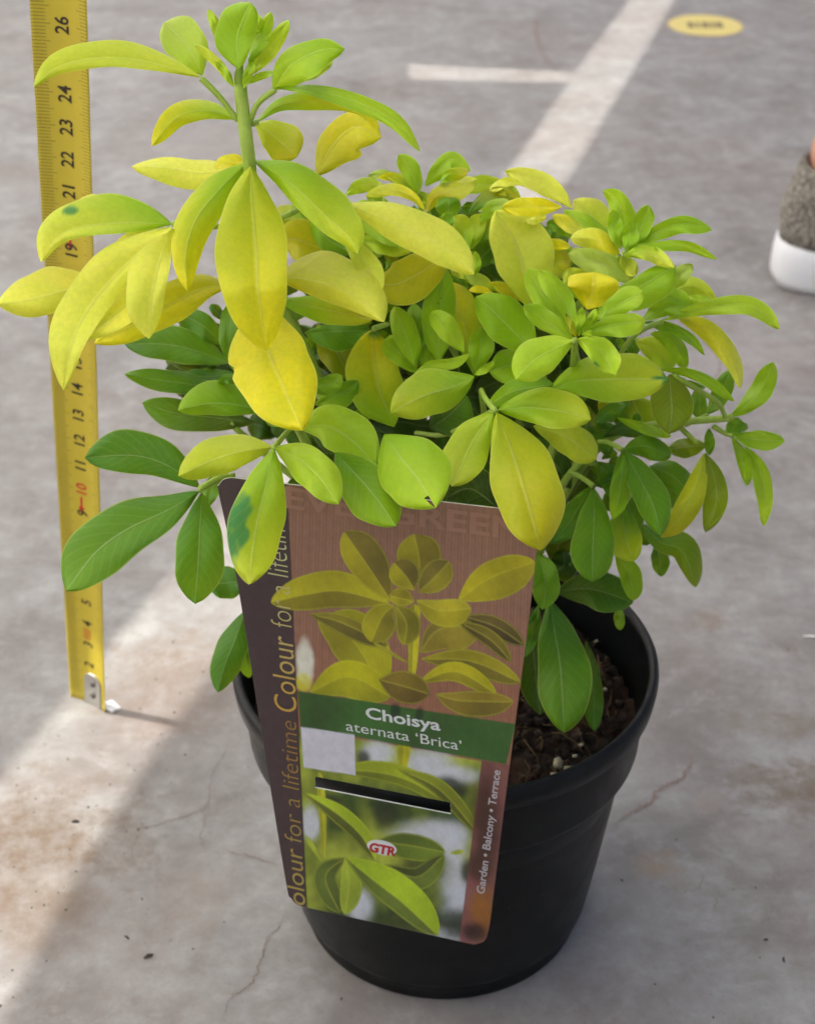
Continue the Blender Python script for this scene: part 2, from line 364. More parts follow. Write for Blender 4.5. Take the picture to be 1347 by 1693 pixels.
def leaves():
    L = leaf
    # crown of the tall shoot
    L('A', [(640,246),(480,200),(330,185),(190,212),(108,276)], 26, 52, 'l', 'l', 1.6, .3, .55)
    L('A', [(645,240),(592,140),(522,72)], 58, 62, 'L', 'p', .6, -.3, .62)
    L('A', [(762,220),(756,120),(796,8)], 66, 48, 'm', 'm', 1.9, .2, .5, fold=.2)
    L('A', [(745,270),(690,200),(622,143)], 13, 14, 'l', 'l', 1.6)
    L('A', [(712,160),(690,95),(663,30)], 14, 15, 'L', 'L', 1.2)
    L('A', [(785,245),(850,165),(918,64)], 22, 26, 'l', 'L', 1.3, .3)
    L('A', [(790,205),(825,130),(862,38)], 18, 24, 'm', 'L', 1.4)
    L('A', [(805,120),(818,80),(812,42)], 14, 18, 'L', 'L', 1.0)
    L('A', [(742,275),(722,240),(690,195)], 12, 12, 'L', 'L', 1.8)
    L('A', [(775,280),(790,230),(808,190)], 12, 14, 'L', 'L', 1.8)
    L('A', [(780,268),(830,240),(880,228)], 9, 12, 'L', 'L', 1.5)
    L('A', [(868,286),(930,205),(1020,160),(1096,156)], 42, 62, 'L', 'm', 1.6, .2, .38)
    L('A', [(935,262),(1000,225),(1059,188)], 14, 20, 'p', 'L', 1.0)
    L('A', [(882,278),(1000,288),(1150,330),(1262,390),(1336,482)], 24, 26, 'm', 'L', 1.5, .2, .55)
    L('A', [(815,388),(900,332),(1050,322),(1150,345),(1207,408)], 28, 26, 'm', 'Y', 1.3, .2, .5)
    L('A', [(758,378),(650,352),(560,375),(484,464)], 30, 36, 'L', 'Y', 1.5, .4, .55)
    L('A', [(812,392),(870,432),(945,500)], 62, 52, 'l', 'o', -.2, 0, .7)
    L('A', [(1005,560),(1060,460),(1130,405),(1213,437)], 48, 80, 'o', 'Y', -.6, .3, .55)
    L('A', [(790,512),(730,515),(682,535)], 14, 22, 'Y', 'Y', 0)
    L('A', [(765,535),(640,550),(540,535),(420,530)], 52, 36, 'y', 'y', -.2, 0, .35)
    # three large leaflets under the shoot's node
    L('A', [(785,518),(700,600),(622,700),(590,820),(597,928)], 56, 52, 'm', 'Y', 2.0, .6, .4, fold=-.2)
    L('A', [(796,528),(802,650),(815,800),(822,930),(848,1116)], 90, 116, 'l', 'Y', 2.3, 1.0, .45, roll=-.15, fold=.3, ns=18, nt_=34)
    L('A', [(810,512),(920,580),(1040,690),(1105,750),(1138,808)], 80, 42, 'm', 'l', 2.1, .8, .55, fold=-.3)
    # left whorl, yellow
    L('B', [(850,212),(620,205),(400,228),(285,280),(205,398)], 46, 132, 'm', 'y', 2.0, .6, .42, spot=[(.66, -.72, .05, .26)], ns=28, nt_=64)
    L('B', [(600,170),(470,130),(353,150)], 60, 58, 'y', 'y', .8)
    L('B', [(780,225),(680,280),(560,335)], 46, 40, 'L', 'Y', .4)
    L('B', [(848,225),(640,400),(470,590),(365,780),(317,1032)], 70, 132, 'y', 'y', 2.2, 1.0, .45, fold=.3, ns=18, nt_=34)
    L('B', [(855,232),(800,370),(755,560),(738,778)], 55, 122, 'y', 'y', 3.1, .6, .52, fold=.3)
    L('B', [(830,420),(640,600),(510,700),(408,778)], 70, 75, 'Y', 'y', 2.5, .6, .55, fold=.35)
    L('B', [(1130,520),(1000,530),(800,630),(620,730),(468,802)], 86, 96, 'o', 'Y', .9, .4, .4, fold=.3)
    L('B', [(470,490),(300,545),(120,590),(-12,606)], 88, 118, 'o', 'y', .6, .3, .42)
    # right side of the shoot
    L('C', [(595,262),(760,325),(900,385),(1060,475),(1168,578)], 92, 78, 'y', 'y', 1.9, .5, .55, fold=-.2, ns=18, nt_=32)
    L('C', [(290,590),(430,600),(560,635),(700,715),(768,788)], 128, 66, 'o', 'y', 2.9, .5, .42, fold=-.3, ns=18, nt_=32)
    L('M', [(640,150),(790,300),(890,450),(972,672)], 92, 92, 'l', 'y', 1.7, .4, .6)
    L('C', [(1060,478),(940,560),(820,620),(720,610)], 96, 88, 'o', 'o', .3, .3, .55, fold=.2)
    L('C', [(905,638),(830,655),(745,652)], 14, 22, 'y', 'y', -.2)
    L('C', [(300,690),(450,722),(600,750),(725,772)], 50, 54, 'm', 'o', 1.3, .2, .5)
    L('C', [(650,425),(760,440),(892,472)], 52, 42, 'L', 'l', .3)
    L('C', [(640,330),(760,385),(860,440)], 40, 40, 'L', 'm', 0)
    L('C', [(285,420),(380,420),(520,475)], 92, 82, 'o', 'o', .2)
    L('C', [(250,350),(340,330),(420,330)], 60, 62, 'o', 'm', -.2)
    L('C', [(440,330),(520,420),(620,480)], 52, 46, 'm', 'g', .2)
    L('C', [(228,690),(252,900),(312,1060),(405,1272)], 150, 172, 'Y', 'Y', 3.0, 2.0, .45, roll=.1, fold=.12, bite=(.42, -1, .14), ns=22, nt_=40)
    L('M', [(330,985),(600,975),(900,960)], 68, 150, 'g', 'g', .2, 0, .5)
    L('C', [(470,800),(560,930),(612,1040)], 62, 68, 'o', 'n', -.2)
    L('C', [(812,1255),(748,1090),(722,950),(716,820)], 122, 98, 'm', 'Y', 1.6, .2, .45, spot=[(.96, -.3, .05, .9)], fold=.4)
    L('C', [(905,985),(870,860),(812,720)], 48, 52, 'm', 'L', 1.6)
    L('C', [(908,1015),(850,940),(766,868)], 46, 66, 'm', 'L', 1.4, .0, .6)
    L('C', [(928,900),(912,810),(900,705)], 42, 42, 'g', 'm', .9)
    L('C', [(1010,968),(1012,800),(1032,538)], 70, 62, 'm', 'm', 1.4, 0, .42)
    L('C', [(990,1010),(950,940),(960,840)], 26, 40, 'm', 'm', 1.1)
    L('C', [(1122,922),(1060,840),(978,742)], 40, 50, 'L', 'L', 2.2, 0, .6)
    L('C', [(880,1045),(965,978),(1070,965),(1146,930)], 14, 30, 'L', 'L', 2.2, 0, .6)
    L('C', [(1168,1030),(1080,1075),(940,1118),(797,1192)], 88, 96, 'm', 'l', 3.1, .4, .5, fold=-.1, ns=18, nt_=32)
    L('O', [(740,925),(690,650),(610,350),(505,128)], 90, 150, 'm', 'Y', 1.0, 0, .55)
    L('O', [(750,912),(800,700),(800,525)], 92, 100, 'm', 'm', 1.7, 0, .6)
    L('O', [(1270,760),(1090,570),(920,400),(757,262)], 155, 185, 'm', 'm', 2.0, 0, .5, ns=18)
    L('O', [(1270,790),(1050,850),(870,900)], 150, 130, 'm', 'm', 1.6, 0, .5)
    L('O', [(740,935),(830,880),(912,820)], 20, 34, 'L', 'L', 2.6)
    # rosette right of the middle
    L('Q', [(486,640),(350,700),(190,790),(55,935)], 128, 132, 'L', 'L', 3.8, .4, .6, fold=.05, ns=18, nt_=32)
    L('Q', [(506,634),(610,680),(710,760),(796,900)], 98, 80, 'L', 'L', 3.9, .3, .55, spot=[(.62, -.92, .1, .22)])
    L('Q', [(505,560),(400,330),(225,128)], 66, 70, 'm', 'L', 3.2, 0, .6)
    L('Q', [(470,590),(310,390),(145,110)], 84, 92, 'm', 'L', 2.4, 0, .6)
    L('Q', [(480,622),(310,520),(112,382)], 62, 74, 'L', 'm', 3.2, 0, .55)
    L('D', [(225,640),(205,500),(165,380),(92,256)], 90, 122, 'l', 'y', 1.2, 0, .5, ns=18, nt_=32)
    L('Q', [(583,412),(625,280),(640,135)], 180, 168, 'Y', 'Y', 2.0, 0, .74, fold=.35)
    L('Q', [(640,442),(800,330),(1000,230),(1238,82)], 74, 152, 'm', 'm', 2.0, 0, .66, fold=.1)
    L('Q', [(652,488),(800,390),(998,276)], 84, 74, 'm', 'L', 3.1, 0, .66)
    L('Q', [(560,606),(720,535),(1018,500)], 66, 88, 'm', 'L', 3.5, 0, .68)
    L('Q', [(505,625),(470,540),(425,440)], 20, 22, 'o', 'n', 3.8)
    L('Q', [(520,610),(530,500),(548,395)], 28, 34, 'm', 'L', 3.6)
    L('Q', [(550,606),(610,510),(648,405)], 34, 36, 'm', 'L', 3.5)
    L('Q', [(545,600),(580,590),(625,570)], 14, 24, 'L', 'L', 3.9)
    L('Q', [(560,340),(500,240),(440,105)], 70, 110, 'L', 'l', 1.0)
    L('D', [(645,545),(530,475),(378,427)], 42, 44, 'p', 'p', 1.0)
    L('D', [(392,248),(330,180),(240,130),(128,102)], 42, 34, 'y', 'y', -1.2)
    L('D', [(352,242),(240,242),(118,246)], 34, 34, 'Y', 'Y', .2)
    L('D', [(448,350),(390,320),(316,275)], 24, 28, 'y', 'Y', -.3)
    L('D', [(560,380),(480,290),(398,216)], 46, 62, 'L', 'y', -1.0)
    L('D', [(575,400),(470,325),(358,256)], 26, 32, 'm', 'L', -.4)
    L('D', [(582,432),(490,372),(386,366)], 36, 38, 'Y', 'y', .6)
    L('D', [(602,412),(600,300),(565,215),(513,178)], 38, 42, 'm', 'L', .3)
    L('D', [(585,410),(565,340),(552,254)], 26, 28, 'm', 'm', .6)
    L('D', [(610,425),(620,365),(618,302)], 26, 30, 'm', 'm', 1.0)
    L('D', [(630,410),(665,320),(690,234)], 32, 36, 'm', 'm', .5, 0, .66)
    L('D', [(620,408),(740,335),(830,308),(942,332)], 28, 36, 'm', 'm', .6, .2, .6)
    L('D', [(622,412),(740,396),(850,398),(963,448)], 18, 20, 'm', 'L', .9)
    L('D', [(594,434),(690,420),(795,480)], 26, 30, 'L', 'y', 1.2, .3)
    L('D', [(580,438),(608,470),(642,514)], 30, 24, 'l', 'y', .6)
    L('D', [(570,440),(556,470),(560,520)], 22, 26, 'l', 'Y', .4)
    L('D', [(385,402),(330,395),(278,384)], 14, 18, 'Y', 'Y', .2)
    L('D', [(300,520),(345,470),(380,440)], 44, 44, 'l', 'y', -.2)
    L('D', [(770,575),(810,520),(866,468)], 30, 30, 'L', 'p', .6)
    L('D', [(690,650),(760,590),(860,552),(960,608)], 34, 42, 'L', 'l', -.6)
    L('D', [(720,640),(770,610),(860,630)], 44, 40, 'm', 'L', -.2)
    L('R', [(270,252),(520,165),(760,125),(960,115),(1120,195),(1236,322)], 66, 74, 'L', 'L', .4, .4, .66, ns=16, nt_=34)
    L('R', [(100,250),(300,140),(540,140)], 62, 66, 'm', 'm', .2)
    L('R', [(400,90),(560,80),(700,90)], 40, 52, 'L', 'L', -.3)
    L('R', [(395,228),(600,310),(755,460),(860,620),(914,810)], 84, 70, 'Y', 'y', -.1, .2, .38, fold=-.3)
    L('R', [(120,260),(360,320),(530,420),(616,532)], 40, 46, 'g', 'm', .3, 0, .4)
    L('R', [(170,350),(350,425),(466,645)], 66, 66, 'm', 'm', .1)
    L('R', [(50,420),(220,500),(362,645)], 100, 84, 'l', 'L', -.3)
    L('R', [(240,650),(500,680),(700,780),(862,916)], 36, 46, 'm', 'm', .7, .2, .6)
    L('R', [(370,732),(500,770),(625,806)], 20, 26, 'g', 'g', .2)
    L('R', [(640,1025),(735,890),(832,655)], 74, 74, 'g', 'g', -.6, 0, .55)
    L('R', [(335,690),(340,850),(350,1000),(325,1185)], 158, 160, 'n', 'n', .8, .3, .46, ns=18, fold=.05)
    L('R', [(560,790),(575,920),(592,1065)], 54, 66, 'g', 'g', -.9)
    L('R', [(830,1045),(960,950),(1080,820),(1186,592)], 78, 88, 'm', 'm', .1, 0, .62)
    L('R', [(848,1195),(1000,1225),(1150,1238),(1280,1236)], 68, 76, 'm', 'm', .2, 0, .55)
    L('R', [(800,1200),(870,1120),(900,1050)], 60, 60, 'g', 'g', .1)
    L('R', [(880,1110),(920,1115),(975,1140)], 30, 36, 'g', 'g', -.2)
    L('K', [(945,290),(952,350),(948,412)], 18, 24, 'g', 'g', .1)
    L('K', [(1048,330),(1090,430),(1118,548)], 34, 18, 'm', 'm', .2)
    L('K', [(1108,372),(1170,470),(1200,600),(1190,728)], 32, 40, 'm', 'L', .1, .2, .4)
    L('K', [(938,362),(850,375),(762,384)], 42, 36, 'n', 'n', .2)
    L('K', [(926,402),(890,540),(825,680),(733,776)], 52, 46, 'l', 'o', 1.0, .2, .55)
    L('K', [(930,402),(975,530),(975,640),(930,754)], 45, 52, 'n', 'n', .7, .2, .5)
    L('K', [(565,385),(665,370),(777,418)], 44, 48, 'g', 'g', 1.0, .2, .5)
    L('K', [(568,390),(640,520),(700,640),(732,768)], 74, 62, 'g', 'g', 1.6, .4, .55)
    L('K', [(560,392),(556,500),(545,600),(520,695)], 40, 38, 'g', 'm', 1.7, .2, .55)
    L('K', [(562,640),(572,760),(612,884)], 62, 74, 'g', 'l', 1.5, .2, .5, fold=.6)
    L('K', [(680,462),(780,500),(868,590)], 56, 50, 'g', 'g', .2)
    L('K', [(720,480),(770,560),(790,650)], 40, 44, 'g', 'G', 0)
    L('K', [(425,548),(370,640),(310,730),(242,806)], 48, 48, 'g', 'G', 1.1, .3, .5)
    L('K', [(435,558),(436,700),(430,830),(428,975)], 86, 88, 'g', 'g', 1.6, .6, .66, fold=.2, ns=18)
    L('K', [(440,545),(520,515),(602,525)], 40, 46, 'G', 'g', .3)
    L('K', [(600,560),(590,640),(640,730)], 50, 50, 'G', 'g', .1)
    L('K', [(640,715),(735,800),(830,840),(888,1000)], 66, 42, 'g', 'n', .1, .3, .5)
    L('K', [(712,800),(728,880),(735,952)], 38, 34, 'G', 'g', -.5)
    L('K', [(530,845),(590,940),(614,1058)], 48, 38, 'm', 'm', .8, .2)
    L('K', [(262,1020),(400,1005),(510,1030),(608,1070)], 80, 78, 'd', 'G', .7, .2, .62)
    L('K', [(542,1080),(548,1130),(552,1190)], 20, 22, 'g', 'm', .2)
    L('K', [(450,440),(500,500),(540,600)], 44, 44, 'g', 'G', 0)
    L('K', [(480,330),(560,290),(690,315)], 24, 34, 'd', 'G', .2)
    L('K', [(540,245),(650,285),(778,328)], 18, 24, 'm', 'L', .5)
    L('K', [(600,330),(640,250),(600,160)], 60, 66, 'm', 'n', -.6)
    L('K', [(440,270),(500,220),(572,185)], 30, 34, 'G', 'g', .3)
    L('K', [(455,210),(490,190),(540,200)], 40, 46, 'o', 'm', -.2)
    L('K', [(300,840),(300,900),(250,940)], 60, 60, 'd', 'd', -.2)
    L('U', [(330,340),(366,560),(400,780),(425,1172)], 168, 132, 'G', 'g', 2.0, .8, .6, fold=.12, ns=18, nt_=34)
    L('U', [(255,50),(290,150),(305,290),(285,405)], 82, 78, 'g', 'g', 2.4, .3)
    L('U', [(225,400),(235,700),(275,1060)], 76, 92, 'd', 'd', .6, 0, .6)
    L('U', [(560,600),(598,850),(612,1160)], 52, 56, 'd', 'G', .5, .2, .6)
    L('U', [(260,380),(230,540),(178,700)], 36, 42, 'G', 'G', 1.6)
    L('U', [(420,30),(400,90),(410,180)], 60, 50, 'd', 'G', -.4)
    # front middle
    L('F', [(988,214),(905,330),(850,440),(800,550)], 82, 92, 'L', 'l', 4.2, .6, .6, fold=.2, ns=18)
    L('F', [(998,222),(1062,380),(1120,560),(1196,834)], 152, 124, 'l', 'o', 4.6, 1.2, .55, fold=.1, ns=20, nt_=36)
    L('K', [(6,210),(150,200),(290,215),(422,252)], 86, 72, 'm', 'l', 4.3, .3, .58, ns=18)
    L('K', [(165,280),(310,330),(446,430)], 66, 66, 'l', 'l', 3.1, .3, .6)
    L('F', [(955,192),(1080,125),(1250,95)], 44, 60, 'm', 'g', 3.0)
    L('Q', [(310,1005),(500,945),(800,930),(1182,930)], 178, 150, 'm', 'l', 2.7, .2, .56, spot=[(1, 0, .045, 3), (.95, .1, .09, .16)], ns=18, nt_=34)
    L('F', [(125,290),(240,280),(360,350),(462,458)], 104, 84, 'L', 'm', 3.9, .5, .48, ns=18)
    L('F', [(500,318),(570,420),(650,520),(728,646)], 150, 134, 'm', 'L', 5.6, 1.2, .52, fold=.05, tear=(.8, -.1, .96), ns=20, nt_=32)
    L('F', [(280,398),(385,510),(470,610),(552,728)], 96, 112, 'g', 'm', 5.6, 1.0, .52, ns=18)
    L('F', [(12,374),(120,430),(215,515),(296,630)], 82, 74, 'L', 'L', 6.2, .9, .5, ns=18)
    L('E', [(1042,390),(880,415),(740,460),(604,526)], 70, 88, 'l', 'l', 5.4, .5, .52, ns=18)
    L('E', [(1045,398),(1012,560),(965,760),(930,1028)], 112, 118, 'm', 'l', 6.4, 1.4, .55, spot=[(.52, -.72, .17, .5), (.72, -.95, .17, .4), (.66, -.5, .1, .35)], fold=.15, ns=34, nt_=80)
    L('E', [(702,578),(560,480),(400,430),(170,440)], 74, 108, 'G', 'G', 3.6, .3, .6, ns=18)
    L('E', [(702,594),(560,680),(370,770),(220,880),(84,1058)], 118, 124, 'G', 'g', 4.0, .6, .64, ns=20, nt_=34)
    L('E', [(712,602),(705,750),(696,930),(682,1118)], 108, 100, 'G', 'g', 4.6, .6, .58, ns=18)
    L('E', [(728,680),(760,580),(832,500)], 36, 40, 'g', 'g', 2.4)
    L('E', [(930,1010),(830,1020),(738,1030)], 68, 68, 'G', 'G', 1.5)
    L('E', [(915,1150),(868,1280),(820,1400),(785,1528)], 68, 64, 'G', 'G', 1.8, .4, .5)
    L('E', [(945,1200),(915,1320),(930,1462)], 44, 44, 'g', 'g', 1.6)
    L('T', [(770,735),(500,695),(250,660),(28,622)], 76, 76, 'G', 'g', .4, .2, .5)
    L('T', [(860,620),(650,640),(455,628)], 48, 50, 'G', 'G', -.3)
    L('T', [(1010,985),(700,945),(400,910),(160,832)], 112, 100, 'd', 'g', .2, .2, .62)
    L('T', [(1075,900),(850,850),(650,840),(424,890)], 80, 150, 'g', 'm', 2.6, .3, .5, ns=18)
    L('T', [(900,690),(810,660),(720,680)], 30, 34, 'g', 'g', 2.0)
    L('T', [(800,540),(560,450),(320,400),(30,402)], 110, 128, 'g', 'G', .1, .2, .52, ns=18)
    L('T', [(740,400),(620,270),(425,165)], 100, 80, 'g', 'G', -.4)
    L('T', [(760,220),(700,150),(660,110)], 30, 40, 'd', 'G', -.6)
    L('T', [(840,600),(790,350),(800,100)], 54, 62, 'g', 'g', 1.0)
    L('T', [(1060,895),(1130,945),(1212,985)], 64, 56, 'g', 'm', 3.2)
    L('F', [(168,120),(240,95),(312,58)], 30, 44, 'g', 'm', 2.0)
    L('F', [(190,185),(300,140),(383,78)], 36, 56, 'm', 'g', 1.6)
    L('F', [(340,255),(395,235),(442,214)], 26, 30, 'm', 'm', 1.5)
    L('F', [(700,290),(780,240),(870,150)], 90, 90, 'd', 'g', 1.2)
    CR['Z'] = (0, 0, 1.0); rr = random.Random(5)
    for (x0, x1, y0, y1, cs, nn, q0, q1, tn) in ((475, 640, 335, 470, 'oYlmg', 24, -1.4, -.2, .85), (590, 900, 320, 500, 'mmLlLg', 60, -2.6, -.9, .92), (520, 760, 480, 640, 'mgmG', 26, -.8, .4, .8), (880, 1090, 540, 700, 'mgmg', 26, -1.4, -.2, .85), (900, 1080, 700, 880, 'gGgm', 26, -1.2, 0, .85), (860, 1020, 420, 540, 'mLl', 20, -1.5, -.2, .95)):
        for _ in range(nn):
            x, y = rr.uniform(x0, x1), rr.uniform(y0, y1); a = rr.uniform(-3.14, .3) if rr.random() < .7 else rr.uniform(0, 3.1); l = rr.uniform(28, 58); w = l*rr.uniform(.17, .26); c = rr.choice(cs)
            x2, y2 = x+l*math.cos(a), y+l*math.sin(a)*.8
            if y2 < 320 + max(0, x2-800)*.55 or x2 > 1085: continue
            L('Z', [(x, y), ((x+x2)/2, (y+y2)/2-4), (x2, y2)], w, w, c, rr.choice(cs), rr.uniform(q0, q1), .1, .6, nt_=16, ns=8, tone=tn)
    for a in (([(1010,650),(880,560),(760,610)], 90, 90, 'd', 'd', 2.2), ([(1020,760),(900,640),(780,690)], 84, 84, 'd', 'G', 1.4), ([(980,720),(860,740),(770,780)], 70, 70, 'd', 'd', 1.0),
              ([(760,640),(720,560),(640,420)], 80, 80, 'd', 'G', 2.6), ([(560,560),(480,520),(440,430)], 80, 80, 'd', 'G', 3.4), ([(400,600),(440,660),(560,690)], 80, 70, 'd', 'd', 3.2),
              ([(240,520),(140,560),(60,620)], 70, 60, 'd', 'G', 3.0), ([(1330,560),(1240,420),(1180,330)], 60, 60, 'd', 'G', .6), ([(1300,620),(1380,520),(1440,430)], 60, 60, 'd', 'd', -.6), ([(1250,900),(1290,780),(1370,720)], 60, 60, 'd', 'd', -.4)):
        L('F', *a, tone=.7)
    # back row along the skyline
    L('N', [(480,420),(440,300),(380,185),(308,78)], 70, 82, 'm', 'L', -.8, 0, .6)
    L('N', [(300,290),(180,255),(45,262)], 30, 40, 'p', 'p', -2)
    L('N', [(470,430),(330,310),(230,270),(130,280)], 40, 42, 'm', 'Y', -1.1)
    L('N', [(532,562),(420,440),(240,385),(22,436)], 42, 52, 'Y', 'y', -.4, 0, .6)
    L('N', [(-150,430),(0,340),(190,360)], 55, 60, 'L', 'l', -1.4)
    L('N', [(530,350),(640,210),(760,120),(920,220)], 60, 95, 'm', 'L', -1.6)
    L('N', [(660,330),(740,250),(900,215)], 36, 62, 'm', 'o', -.9)
    L('N', [(542,572),(620,440),(790,375),(972,290)], 76, 92, 'o', 'y', -.5, 0, .6)
    L('N', [(800,400),(1000,340),(1200,340)], 72, 64, 'L', 'l', -1.6)
    L('N', [(900,600),(1000,490),(1150,410),(1345,445)], 52, 62, 'g', 'o', -.8)
    L('N', [(1000,655),(1100,540),(1265,488)], 54, 58, 'm', 'p', -.3)
    L('N', [(920,890),(860,740),(778,606)], 74, 84, 'm', 'l', .1, 0, .7)
    L('N', [(930,890),(980,740),(1000,585)], 84, 54, 'm', 'l', 0, 0, .7)
    L('N', [(1000,830),(1080,720),(1120,600)], 60, 54, 'g', 'l', -.3)
    L('N', [(725,660),(730,540),(730,425)], 92, 92, 'm', 'g', -.3, 0, .6)
    L('N', [(728,725),(720,650),(705,578)], 48, 52, 'g', 'm', .2)
    L('N', [(620,660),(610,590),(600,520)], 40, 40, 'd', 'g', -.6)
    L('N', [(952,1125),(962,1010),(958,908)], 36, 42, 'm', 'L', .6)
    L('N', [(880,590),(900,530),(890,485)], 60, 60, 'g', 'g', -1.2)
    L('O', [(1190,312),(1050,215),(868,150)], 44, 52, 'o', 'Y', .5)
    L('O', [(930,215),(800,130),(650,62)], 52, 52, 'l', 'p', .4)
    L('O', [(910,235),(800,200),(700,205)], 26, 28, 'Y', 'Y', .9)
    L('O', [(730,110),(640,60),(540,40)], 40, 44, 'y', 'y', .1)
    L('O', [(560,110),(480,140),(330,160)], 40, 34, 'y', 'l', -.3)
    L('P', [(230,235),(100,215),(-60,290)], 32, 42, 'y', 'y', -1.3)
    L('P', [(215,390),(100,290),(-20,330)], 40, 52, 'm', 'o', -1)
    L('P', [(240,560),(330,530),(428,498)], 36, 40, 'y', 'y', -.1)
    L('P', [(640,690),(560,610),(430,560)], 46, 52, 'm', 'g', -.4)
    L('P', [(420,720),(520,735),(630,770)], 34, 38, 'Y', 'Y', -.1)
    L('P', [(440,1010),(520,900),(640,880)], 92, 92, 'l', 'o', .2)
    L('P', [(560,820),(520,640),(420,600)], 80, 80, 'd', 'g', -1)
leaves()

def fill_leaves():                          # inner foliage in the gaps, its colour darkened by tone to imitate deep shade
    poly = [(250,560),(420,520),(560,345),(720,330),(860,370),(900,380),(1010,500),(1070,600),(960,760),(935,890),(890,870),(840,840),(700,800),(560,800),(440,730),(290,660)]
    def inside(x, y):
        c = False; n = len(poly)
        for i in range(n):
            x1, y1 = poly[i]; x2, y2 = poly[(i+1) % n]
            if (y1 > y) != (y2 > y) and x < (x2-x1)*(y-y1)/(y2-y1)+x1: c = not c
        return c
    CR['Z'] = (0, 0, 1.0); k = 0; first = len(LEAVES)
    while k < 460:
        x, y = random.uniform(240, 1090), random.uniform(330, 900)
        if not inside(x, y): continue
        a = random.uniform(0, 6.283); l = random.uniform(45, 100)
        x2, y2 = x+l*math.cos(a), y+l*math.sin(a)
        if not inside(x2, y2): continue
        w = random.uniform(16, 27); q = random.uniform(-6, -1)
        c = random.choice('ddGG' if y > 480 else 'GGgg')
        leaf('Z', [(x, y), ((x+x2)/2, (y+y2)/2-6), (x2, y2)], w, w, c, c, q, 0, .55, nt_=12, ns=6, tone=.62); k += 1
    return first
n_traced = len(LEAVES); fill_leaves()

def leaf_mesh(name, items, parent):
    V = []; Fc = []; U = []; K = []
    for _, v, f, u, k, c in items:
        n = len(V); V += v; Fc += [tuple(i+n for i in q) for q in f]; U += u; K += k
    o = link(name, V, Fc, M_LEAF, parent); me = o.data
    ul = me.uv_layers.new(name='UVMap'); idx = np.zeros(len(me.loops), int); me.loops.foreach_get('vertex_index', idx)
    ul.data.foreach_set('uv', np.array(U)[idx].ravel())
    ca = me.color_attributes.new('Col', 'FLOAT_COLOR', 'POINT'); ca.data.foreach_set('color', np.array(K).ravel())
    return o
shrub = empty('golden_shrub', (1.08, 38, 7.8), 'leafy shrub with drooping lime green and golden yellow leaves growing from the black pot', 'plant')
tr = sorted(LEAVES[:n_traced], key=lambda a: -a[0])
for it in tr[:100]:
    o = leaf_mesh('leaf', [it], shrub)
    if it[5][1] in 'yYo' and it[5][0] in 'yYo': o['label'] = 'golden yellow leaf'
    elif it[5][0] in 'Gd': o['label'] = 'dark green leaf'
o = leaf_mesh('inner_leaves', tr[100:]+LEAVES[n_traced:], shrub); o['kind'] = 'stuff'

